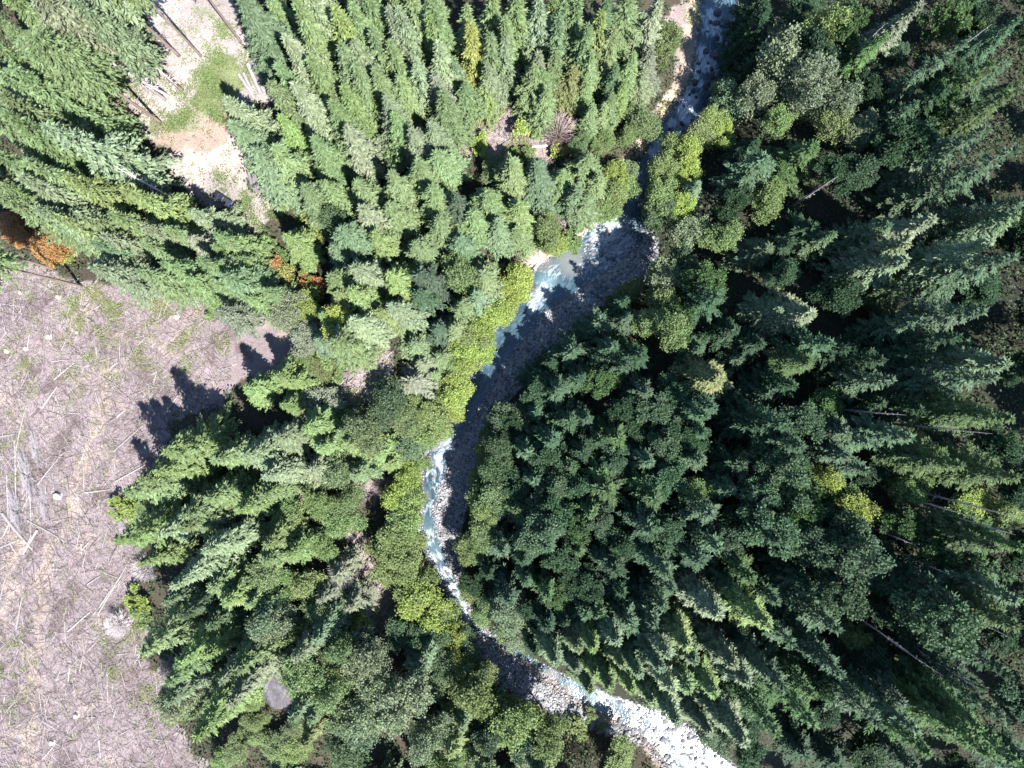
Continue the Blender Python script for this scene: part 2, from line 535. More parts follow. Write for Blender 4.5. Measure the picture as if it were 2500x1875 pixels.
paint(inw, (0.10, 0.10, 0.10), 0.2, 1.5)
edge = ((L_ - GX) > 0.6) & ((L_ - GX) < 3.4) & (GY > 25)
paint(edge, (0.31, 0.245, 0.19), 0.2, 1.5)
edge = ((GX - WL_) > -3.0) & ((GX - WL_) < 0.2) & (GY < -50)
paint(edge, (0.22, 0.17, 0.13), 0.15, 1.5)
soil = np.clip(soil, 0.02, 0.6)
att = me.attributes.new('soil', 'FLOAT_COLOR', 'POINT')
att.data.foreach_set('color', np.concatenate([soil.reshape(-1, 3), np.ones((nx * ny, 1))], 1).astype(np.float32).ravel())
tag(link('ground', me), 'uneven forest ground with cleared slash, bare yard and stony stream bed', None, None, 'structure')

# water surface between its banks
WROWS = np.arange(-99, 99, 0.45)
WN = 26
Lw = np.interp(WROWS, BY, BX[:, 2]) - 0.25; Rw = np.interp(WROWS, BY, BX[:, 3]) + 0.25
tt = np.linspace(0, 1, WN)
WX = Lw[:, None] + (Rw - Lw)[:, None] * tt[None, :]
WY = np.repeat(WROWS[:, None], WN, 1)
WZ = ZB + 0.03 + wob(WX, WY, 0.9, 0.05, 0.2) + 0 * WX
fo = np.zeros(WX.shape); shal = np.zeros(WX.shape)
wpx, wpy = to_px(WX, WY, WZ)
FOAM = [(1735, 45, 22, .30), (1728, 72, 16, .34), (1745, 75, 15, .25), (1715, 130, 20, .34), (1755, 95, 10, .3), (1722, 150, 26, .40), (1700, 165, 22, .40), (1745, 168, 12, .38), (1690, 190, 20, .38),
        (1712, 205, 14, .4), (1680, 235, 22, .48), (1668, 268, 20, .55), (1672, 290, 16, .5), (1640, 300, 12, .36), (1612, 350, 24, .30), (1590, 372, 12, .44), (1555, 470, 20, .3),
        (1482, 566, 34, .60), (1512, 552, 26, .45), (1460, 585, 25, .45), (1506, 605, 30, .30), (1535, 590, 20, .32), (1440, 650, 24, .26), (1480, 640, 22, .30), (1326, 712, 22, .46), (1306, 740, 18, .42), (1350, 668, 20, .24),
        (1296, 752, 15, .36), (1112, 1030, 16, .32), (1088, 1090, 24, .58), (1066, 1128, 22, .46), (1060, 1162, 20, .44), (1068, 1190, 14, .40), (1048, 1240, 20, .26), (1045, 1312, 20, .28), (1062, 1360, 16, .30),
        (1086, 1400, 18, .52), (1104, 1440, 20, .58), (1118, 1462, 16, .45), (1136, 1484, 20, .55), (1140, 1510, 16, .45), (1560, 1705, 34, .12), (1620, 1760, 46, .12), (1660, 1800, 46, .10), (1720, 1860, 60, .10), (1590, 1790, 40, .12), (1660, 1850, 50, .10), (1530, 1725, 40, .12)]
for fx, fy, fr, fs in FOAM:
    fs = fs + .10 if fy < 390 else fs * .6 if 1020 < fy < 1260 else fs
    fo = np.maximum(fo, (.10 + .52 * fs) * sstep((1.9 - np.hypot(wpx - fx, wpy - fy) / fr) / 1.6))
for fx, fy, fr, fs in [(1430, 1722, 22, .9), (1385, 1690, 22, 1.0), (1480, 1735, 20, .8), (1345, 1650, 24, .9), (1395, 640, 40, .9), (1410, 655, 25, .8), (1330, 640, 25, .8), (1040, 1210, 14, .6), (1400, 610, 30, .7)]:
    shal = np.maximum(shal, fs * sstep(1.3 - np.hypot(wpx - fx, wpy - fy) / fr))
fo += 0.10
milk = np.zeros(WX.shape)
for fx, fy, fr, fs in [(1462, 1695, 34, 1.0), (1405, 1655, 22, .8), (1490, 1705, 24, .8), (1385, 640, 26, .3), (1335, 690, 26, .8), (1042, 1290, 30, .35), (1060, 1345, 30, .4), (1738, 20, 24, .5)]:
    milk = np.maximum(milk, fs * sstep((1.7 - np.hypot(wpx - fx, wpy - fy) / fr) / 1.5))
fo -= 0.10 * sstep((wpy - 1690) / 30) * (wpx > 1500)
nr = len(WROWS)
idx = np.arange(nr * WN).reshape(nr, WN)
faces = np.stack([idx[:-1, :-1], idx[:-1, 1:], idx[1:, 1:], idx[1:, :-1]], -1).reshape(-1, 4)
me = mesh_np('stream_water', np.stack([WX, WY, WZ], -1).reshape(-1, 3), faces, M_WATER, True)
for nm_, arr in (('foam', fo), ('shallow', shal), ('milk', milk)):
    a = me.attributes.new(nm_, 'FLOAT', 'POINT'); a.data.foreach_set('value', arr.astype(np.float32).ravel())
FV = np.stack([(WX - Lw[:, None]), np.cumsum(np.hypot(np.gradient(0.5 * (Lw + Rw)), np.gradient(WROWS)))[:, None] * 0.42 + 0 * WX, 0 * WX], -1)
a = me.attributes.new('flow', 'FLOAT_VECTOR', 'POINT'); a.data.foreach_set('vector', FV.reshape(-1, 3).astype(np.float32).ravel())
tag(link('stream_water', me), 'milky blue stream with white rapids winding between wooded banks', None, None, 'structure')

# ------------------------------------------------------------------ tree prototypes (shared mesh data)
def conifer_crown(name, seed, h=25.0, rad=3.6, z0=0.12, whorls=30, per=8, gap=0.0, droop=0.28, dens=0.27, shape=1.02, ragged=0.18, twig=0.42, wid=0.235):
    """branches in loose whorls, each a flat spray of drooping twigs"""
    rng = np.random.default_rng(seed)
    zb = z0 * h
    out = []
    nb = whorls * per
    t = np.clip((np.arange(nb) + rng.uniform(-2.0, 2.0, nb)) / nb, 0, 0.992)
    t = t ** 0.92
    az = np.arange(nb) * 2.39996 + rng.uniform(-0.5, 0.5, nb)
    prof = np.minimum(1.0, 0.62 + 3.2 * t) * (1 - t) ** shape + 0.035
    Lb = rad * prof * (1 + rng.normal(0, ragged, nb)).clip(0.45, 1.5)
    # uneven outline: a few sectors grow longer or are missing
    Lb *= 1 + 0.16 * np.sin(az * 2 + seed) + 0.10 * np.sin(az * 3 + t * 9 + seed * 2)
    keep = rng.uniform(0, 1, nb) > gap
    az, t, Lb = az[keep], t[keep], Lb[keep]
    z = zb + t * (h - zb)
    elev = np.where(t > 0.8, 0.55, 0.12 - 0.25 * (1 - t)) + rng.normal(0, 0.09, len(t))
    for i in range(len(t)):
        L = Lb[i]
        ns = max(3, int(L / dens))
        s = (np.arange(ns) + rng.uniform(0.1, 0.9, ns)) / ns
        s = 0.06 + 0.94 * s
        ca, sa = math.cos(az[i]), math.sin(az[i])
        ce, se = math.cos(elev[i]), math.sin(elev[i])
        rr = L * s * ce
        zz = z[i] + L * (s * se - droop * s * s)
        pts = np.stack([rr * ca, rr * sa, zz], 1)
        tl = (twig * L * np.sqrt(s) * (1.05 - s) + 0.42) * rng.uniform(0.7, 1.25, ns)
        fwd = np.array([ca, sa, 0.0]); sid = np.array([-sa, ca, 0.0])
        for sg in (-1, 1):
            a = rng.uniform(0.6, 1.15, ns)
            d = np.cos(a)[:, None] * fwd + sg * np.sin(a)[:, None] * sid
            d[:, 2] = se - 2 * droop * s * 0.6 + rng.normal(-0.10, 0.22, ns)
            out.append(kites(pts, d, tl, wid * (0.75 + 0.5 * tl), rng, 0.75))
            # side shoots on the longer twigs
            big = tl > 0.55
            if big.any():
                q = pts[big] + norm(d[big]) * (tl[big] * 0.45)[:, None]
                d2 = norm(d[big]) + (fwd * 0.75) + rng.normal(0, 0.25, (big.sum(), 3))
                out.append(kites(q, d2, tl[big] * 0.62, np.full(big.sum(), wid * 0.85), rng, 0.8))
        d = np.tile(fwd, (2, 1)); d[:, 2] = se - droop * 1.6 + rng.normal(0, 0.12, 2)
        out.append(kites(pts[[-1, ns // 2]], d, np.full(2, 0.75), np.full(2, wid * 1.1), rng, 0.6))
    # leader
    k = 10
    p = np.zeros((k, 3)); p[:, 2] = h - rng.uniform(0, 1.2, k)
    d = rng.normal(0, 0.45, (k, 3)); d[:, 2] = 1.0
    out.append(kites(p, d, np.full(k, 0.8), np.full(k, 0.22), rng))
    return quads_mesh(name, np.concatenate(out), M_NEEDLE)

def conifer_trunk(name, seed, h=25.0, z0=0.12, r0=0.30, stubs=34):
    rng = random.Random(seed)
    b = Build()
    ks = [0, 0.03, 0.1, 0.3, 0.6, 0.85, 0.985]
    bx, by = rng.uniform(-.2, .2), rng.uniform(-.2, .2)
    path = [(bx * math.sin(3 * k), by * math.sin(2.6 * k), h * k - (0.5 if k == 0 else 0)) for k in ks]
    b.tube(path, [r0 * 1.5, r0 * 1.12, r0, r0 * .85, r0 * .6, r0 * .3, 0.03], 8)
    for i in range(stubs):
        z = h * rng.uniform(0.06, max(z0 + 0.3, 0.35)); a = rng.uniform(0, 6.28); l = rng.uniform(0.5, 2.0)
        b.tube([(0, 0, z), (l * math.cos(a), l * math.sin(a), z - rng.uniform(-.1, .35))], [0.035, 0.01], 3, False)
    return b.mesh(name, M_BARK, True)

def broad_crown(name, seed, h=15.0, rad=4.4, z0=0.30, lobes=26, leaves=5200, lsize=0.42, flat=0.75, tall=1.0):
    rng = np.random.default_rng(seed)
    zc0, zc1 = z0 * h, h
    cz = zc0 + (zc1 - zc0) * 0.52
    hz = (zc1 - zc0) * 0.5
    c = []
    tries = 0
    while len(c) < lobes and tries < 4000:
        tries += 1
        v = rng.normal(0, 1, 3); v /= np.linalg.norm(v)
        if v[2] < -0.45: continue
        q = v * rng.uniform(0.40, 0.92)
        k = 1 + 0.26 * math.sin(2 * math.atan2(q[1], q[0]) + seed) + 0.15 * math.sin(3 * math.atan2(q[1], q[0]) + 2 * seed)
        q = np.array([q[0] * rad * k, q[1] * rad * k, cz + q[2] * hz * tall])
        if all(np.linalg.norm(q - w[0]) > 0.24 * rad for w in c):
            c.append((q, rng.uniform(0.17, 0.33) * rad))
    out = []
    tot = sum(w[1] ** 2 for w in c)
    for q, lr in c:
        n = int(leaves * lr * lr / tot)
        v = rng.normal(0, 1, (n, 3)); v = norm(v)
        v[:, 2] = np.where(v[:, 2] < -0.25, -v[:, 2] * 0.7, v[:, 2]); v = norm(v)
        rad_ = lr * np.where(rng.uniform(0, 1, n) < .8, rng.uniform(0.4, 1.1, n) ** 0.6, rng.uniform(1.0, 1.5, n))
        p = q + v * rad_[:, None] * np.array([1, 1, flat])
        d = v * 0.75 + rng.normal(0, 0.6, (n, 3)); d[:, 2] *= 0.6
        l = lsize * rng.uniform(0.6, 1.35, n)
        out.append(kites(p - norm(d) * (l * 0.5)[:, None], d, l, l * rng.uniform(0.75, 1.05, n), rng, 0.75, 0.5, 0.08))
    return quads_mesh(name, np.concatenate(out), M_LEAF), c

def broad_trunk(name, seed, c, h=15.0, z0=0.3, r0=0.22):
    rng = random.Random(seed)
    b = Build()
    fork = h * z0 * 0.8
    b.tube([(0, 0, -0.5), (0.05, 0.02, fork * .4), (0.1, -0.08, fork), (0.1, 0.1, h * 0.7)], [r0 * 1.4, r0, r0 * .85, r0 * .25], 7)
    for q, lr in c[:16]:
        z = rng.uniform(fork * 0.8, h * 0.6)
        m_ = [q[0] * 0.45, q[1] * 0.45, z * 0.5 + q[2] * 0.5 + 0.2]
        b.tube([(0.08, 0, min(z, q[2])), m_, tuple(q)], [r0 * .5, r0 * .3, 0.03], 5, False)
    return b.mesh(name, M_BARK, True)

def dead_branches(name, seed, h, z0=0.25, n=70, L=1.8, spread=0.3):
    rng = random.Random(seed)
    b = Build()
    for i in range(n):
        t = rng.uniform(0, 1); z = h * (z0 + (0.98 - z0) * t); a = rng.uniform(0, 6.28)
        l = L * (1 - 0.75 * t) * rng.uniform(0.35, 1.1)
        e = rng.uniform(-spread, spread * 1.2)
        m_ = (0.5 * l * math.cos(a), 0.5 * l * math.sin(a), z + 0.5 * l * e)
        t_ = (l * math.cos(a + .2), l * math.sin(a + .2), z + l * e - 0.25 * l)
        b.tube([(0, 0, z), m_, t_], [0.05, 0.035, 0.012], 3, False)
        for k in range(2):
            a2 = a + rng.choice((-.7, .7)); l2 = l * .4
            b.tube([m_, (m_[0] + l2 * math.cos(a2), m_[1] + l2 * math.sin(a2), m_[2] - .1)], [0.025, 0.01], 3, False)
    return b.mesh(name, M_DEAD)

def dead_trunk(name, seed, h, r0=0.25, broken=False):
    rng = random.Random(seed)
    b = Build()
    b.tube([(0, 0, -0.4), (0.03, 0, 0.4), (0.1 * rng.uniform(-1, 1), 0.1, h * .5), (0.15 * rng.uniform(-1, 1), 0.1, h)], [r0 * 1.35, r0, r0 * .7, r0 * (.35 if broken else .12)], 8)
    return b.mesh(name, M_DEAD, True)

def twiggy_crown(name, seed, h=10.0, rad=4.0, n=170):
    """bare broad dead crown: stems fanning out from the base"""
    rng = random.Random(seed)
    b = Build()
    for i in range(n):
        a = rng.uniform(0, 6.28); r = rad * math.sqrt(rng.uniform(0.02, 1)); z = h * (1 - 0.5 * (r / rad) ** 2) * rng.uniform(0.65, 1.0)
        p1 = (r * .3 * math.cos(a), r * .3 * math.sin(a), z * .45); a2 = a + rng.uniform(-.25, .25)
        p2 = (r * .72 * math.cos(a2), r * .72 * math.sin(a2), z * .8); p3 = (r * math.cos(a2), r * math.sin(a2), z)
        b.tube([(0, 0, z * .15), p1, p2, p3], [0.06, 0.05, 0.035, 0.012], 3, False)
        for k in range(2):
            a3 = a2 + rng.uniform(-1.2, 1.2); l = rad * 0.22
            b.tube([p2, (p2[0] + l * math.cos(a3), p2[1] + l * math.sin(a3), p2[2] + rng.uniform(-.2, .7))], [0.025, 0.01], 3, False)
    return b.mesh(name, M_DEAD)

FH, FR = 25.0, 3.6
FIRS = []      # (crown, trunk)
for sd, kw in ((11, {}), (12, dict(per=9, shape=0.9, droop=0.22)), (13, dict(whorls=26, gap=0.10, droop=0.34, ragged=0.25)), (14, dict(shape=1.12, per=9)), (15, dict(whorls=24, per=7, gap=0.2, ragged=0.32, shape=0.8, droop=0.4)), (16, dict(whorls=32, per=9, shape=1.2, droop=0.18))):
    FIRS.append((conifer_crown('crown', sd, **kw), conifer_trunk('trunk', sd)))
OPENFIRS = []  # looser crowns whose branches can be seen one by one from above
for sd, kw in ((21, dict(whorls=19, per=6, gap=0.08, droop=0.26, ragged=0.22, twig=0.27)), (22, dict(whorls=17, per=6, gap=0.05, droop=0.16, ragged=0.28, twig=0.25)), (23, dict(whorls=22, per=6, gap=0.15, droop=0.34, shape=1.0, twig=0.28)), (24, dict(whorls=20, per=7, gap=0.2, droop=0.22, shape=0.7, ragged=0.35, twig=0.26))):
    OPENFIRS.append((conifer_crown('crown', sd, **kw), conifer_trunk('trunk', sd)))
PRUNED = []    # tall bare trunk, crown only in the upper half
for sd in (31, 32):
    PRUNED.append((conifer_crown('crown', sd, z0=0.55, whorls=22, per=9, shape=0.55, droop=0.25), conifer_trunk('trunk', sd, z0=0.55, r0=0.25, stubs=40)))
SLIM = []      # high thin crown of trees grown in the dense stand
for sd in (41, 42):
    SLIM.append((conifer_crown('crown', sd, z0=0.38, whorls=22, per=7, gap=0.12, ragged=0.28, droop=0.3), conifer_trunk('trunk', sd, z0=0.38, r0=0.27, stubs=70)))
BH, BR = 15.0, 4.4
BROADS, ALDERS = [], []
for sd in (51, 52, 53):
    cr, cc = broad_crown('crown', sd, lsize=0.37, leaves=8600, lobes=34)
    BROADS.append((cr, broad_trunk('trunk', sd, cc)))
for sd in (61, 62, 63):
    cr, cc = broad_crown('crown', sd, lsize=0.33, leaves=7000, lobes=52, z0=0.2)
    ALDERS.append((cr, broad_trunk('trunk', sd, cc)))
BUSHES = []
for sd in (71, 72, 73):
    cr, cc = broad_crown('foliage', sd, h=3.0, rad=2.0, z0=0.05, lobes=14, leaves=1500, lsize=0.26)
    BUSHES.append((cr, broad_trunk('stem', sd, cc, h=3.0, z0=0.1, r0=0.05)))

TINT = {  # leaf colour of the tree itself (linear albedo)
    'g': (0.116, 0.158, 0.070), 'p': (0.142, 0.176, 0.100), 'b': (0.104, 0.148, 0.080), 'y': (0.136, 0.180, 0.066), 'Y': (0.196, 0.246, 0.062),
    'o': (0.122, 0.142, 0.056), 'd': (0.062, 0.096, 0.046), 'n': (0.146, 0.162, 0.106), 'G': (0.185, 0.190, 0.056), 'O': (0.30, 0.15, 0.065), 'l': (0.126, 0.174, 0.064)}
TINTWORD = {'g': 'mid green', 'p': 'pale green', 'b': 'bluish green', 'y': 'yellow-green', 'Y': 'bright yellow-green', 'o': 'olive green', 'd': 'dark green', 'n': 'greyish',
            'G': 'golden', 'O': 'orange', 'l': 'fresh green'}

PLACED = []    # x, y, radius, base px, record
THINGS = []    # records for labels

def out_of_bed(x, y, r):
    L, Rr, WL, WR = [float(v) for v in bed_edges(y)]
    if L - 0.6 < x < Rr + 0.6:
        x = L - 0.8 if x - L < Rr - x else Rr + 0.8
    return x, y

KEEP = [[(-30, 528), (60, 538), (165, 588), (160, 630), (60, 612), (-30, 590)], [(640, 650), (680, 655), (780, 690), (775, 730), (700, 720), (650, 690)]]
def _strip(lo, hi):
    rows = sorted([tuple(q) for q in ((-1, 0, 0, 0, 0),)] and [(to_px(0, float(yy), ZB)[1], *[to_px(float(bx), 0, ZB)[0] for bx in row[:2]]) for yy, row in zip(BY, BX)])
    rows = [q for q in rows if lo <= q[0] <= hi]
    e = lambda q: 6 if q[2] - q[1] > 90 else -3
    return [(q[1] + e(q), q[0]) for q in rows] + [(q[2] - e(q), q[0]) for q in rows[::-1]]
BEDK = [_strip(-130, 340), _strip(539, 1880)]
SHUT_B = _boxed(ALL_OPEN + KEEP)
BED_B = _boxed(BEDK)
def cover(x, y, h, r, kind):
    z = gz(x, y); n = c = 0
    for t in ((.62, .8) if kind == 'P' else (.45, .75) if kind == 'S' else (.12, .35, .6, .85)):
        k = KPX * (CAM_H - z - t * h); rr = (r * (1 - t * .75) if kind in 'FHS' else r * .8) * .88
        qx, qy = x / k + 1250, 937.5 - y / k; s = rr / k
        for dx, dy in ((0, 0), (1, 0), (-1, 0), (0, 1), (0, -1)):
            w = 2 if dx == dy else 1
            n += w
            if is_open(qx + dx * s, qy + dy * s, SHUT_B): c += 1.5 * w
            elif is_open(qx + dx * s, qy + dy * s, BED_B): c += 1.7 * w
    return c / n
def clear_of_open(x, y, h, r, kind, lim=.14):
    """a tree that would stand over open ground moves back to the stand's edge, or is left out"""
    if kind == 'U' or cover(x, y, h, r, kind) <= lim: return x, y
    for d in (1.2, 2.4, 3.6, 5.0, 6.5):
        best = None
        for a in range(8):
            x2, y2 = x + d * math.cos(a * .785), y + d * math.sin(a * .785)
            c = cover(x2, y2, h, r, kind)
            crowd = min([(x2 - q[0]) ** 2 + (y2 - q[1]) ** 2 for q in PLACED] + [99])
            if c <= lim and crowd > 2.2 and (best is None or crowd > best[0]): best = (crowd, x2, y2)
        if best: return best[1], best[2]
    return None

def put_tree(kind, x, y, h, r, tint, group=None):
    z = gz(x, y)
    rng = random
    if kind in ('F', 'H', 'P', 'S'):
        pool = {'F': FIRS, 'H': OPENFIRS, 'P': PRUNED, 'S': SLIM}[kind]
        nm, a, b_ = {'F': 'fir_tree', 'P': 'fir_tree', 'H': 'hemlock_tree', 'S': 'cedar_tree'}[kind], ('crown', 'trunk'), (r / FR, h / FH)
        cat, word = 'tree', {'F': 'fir', 'H': 'hemlock', 'P': 'bare-trunked fir', 'S': 'cedar'}[kind]
        group = group or {'F': 'firs of the forest', 'P': 'bare-trunked firs at the open ground', 'H': 'loose-branched hemlocks of the shaded slope', 'S': 'slim cedars of the slope'}[kind]
    elif kind in ('B', 'A'):
        pool = {'B': BROADS, 'A': ALDERS}[kind]
        nm, a, b_ = {'B': 'maple_tree', 'A': 'alder_tree'}[kind], ('crown', 'trunk'), (r / BR, h / BH)
        cat, word = 'tree', {'B': 'large-leaved maple', 'A': 'small-leaved alder'}[kind]
        group = group or {'B': 'broadleaf maples among the firs', 'A': 'alders along the stream and gaps'}[kind]
    else:
        pool = BUSHES
        nm, a, b_ = 'bush', ('foliage', 'stem'), (r / 2.0, h / 3.0)
        cat, word = 'bush', 'bush'
        group = group or 'bushes in the gaps and along the banks'
    cm, tm = rng.choice(pool)
    root = bpy.data.objects.new(nm, None)
    COL.objects.link(root)
    root.empty_display_size = 0.3
    root.location = (x, y, z - 0.05)
    root.rotation_euler = (rng.uniform(-.05, .05), rng.uniform(-.05, .05), rng.uniform(0, 6.283))
    root.scale = (b_[0], b_[0], b_[1])
    cr = link(a[0], cm, root)
    base = TINT[tint]
    kf = 1.0 if x < -20 and kind in 'HBS' else .50 if kind in 'HB' else .62 if kind == 'S' else 1.05 if kind in 'FP' else 1.0  # right-hand hemlock, maple and cedar foliage darkened to imitate backlit shade
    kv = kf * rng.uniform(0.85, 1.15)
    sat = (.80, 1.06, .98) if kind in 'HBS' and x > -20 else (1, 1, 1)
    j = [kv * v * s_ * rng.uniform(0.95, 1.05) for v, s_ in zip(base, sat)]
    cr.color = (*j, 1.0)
    tr = link(a[1], tm, root)
    tr.color = (1.0, 1.0, 1.0, 1.0)
    tag(root, None, cat, group)
    px, py = to_px(x, y, z)
    tpx, tpy = to_px(x, y, z + h)
    rec = dict(o=root, x=x, y=y, h=h, r=r, tint=tint, word=word, kind=kind, px=px, py=py, tpx=tpx, tpy=tpy)
    PLACED.append((x, y, r)); THINGS.append(rec)
    return root

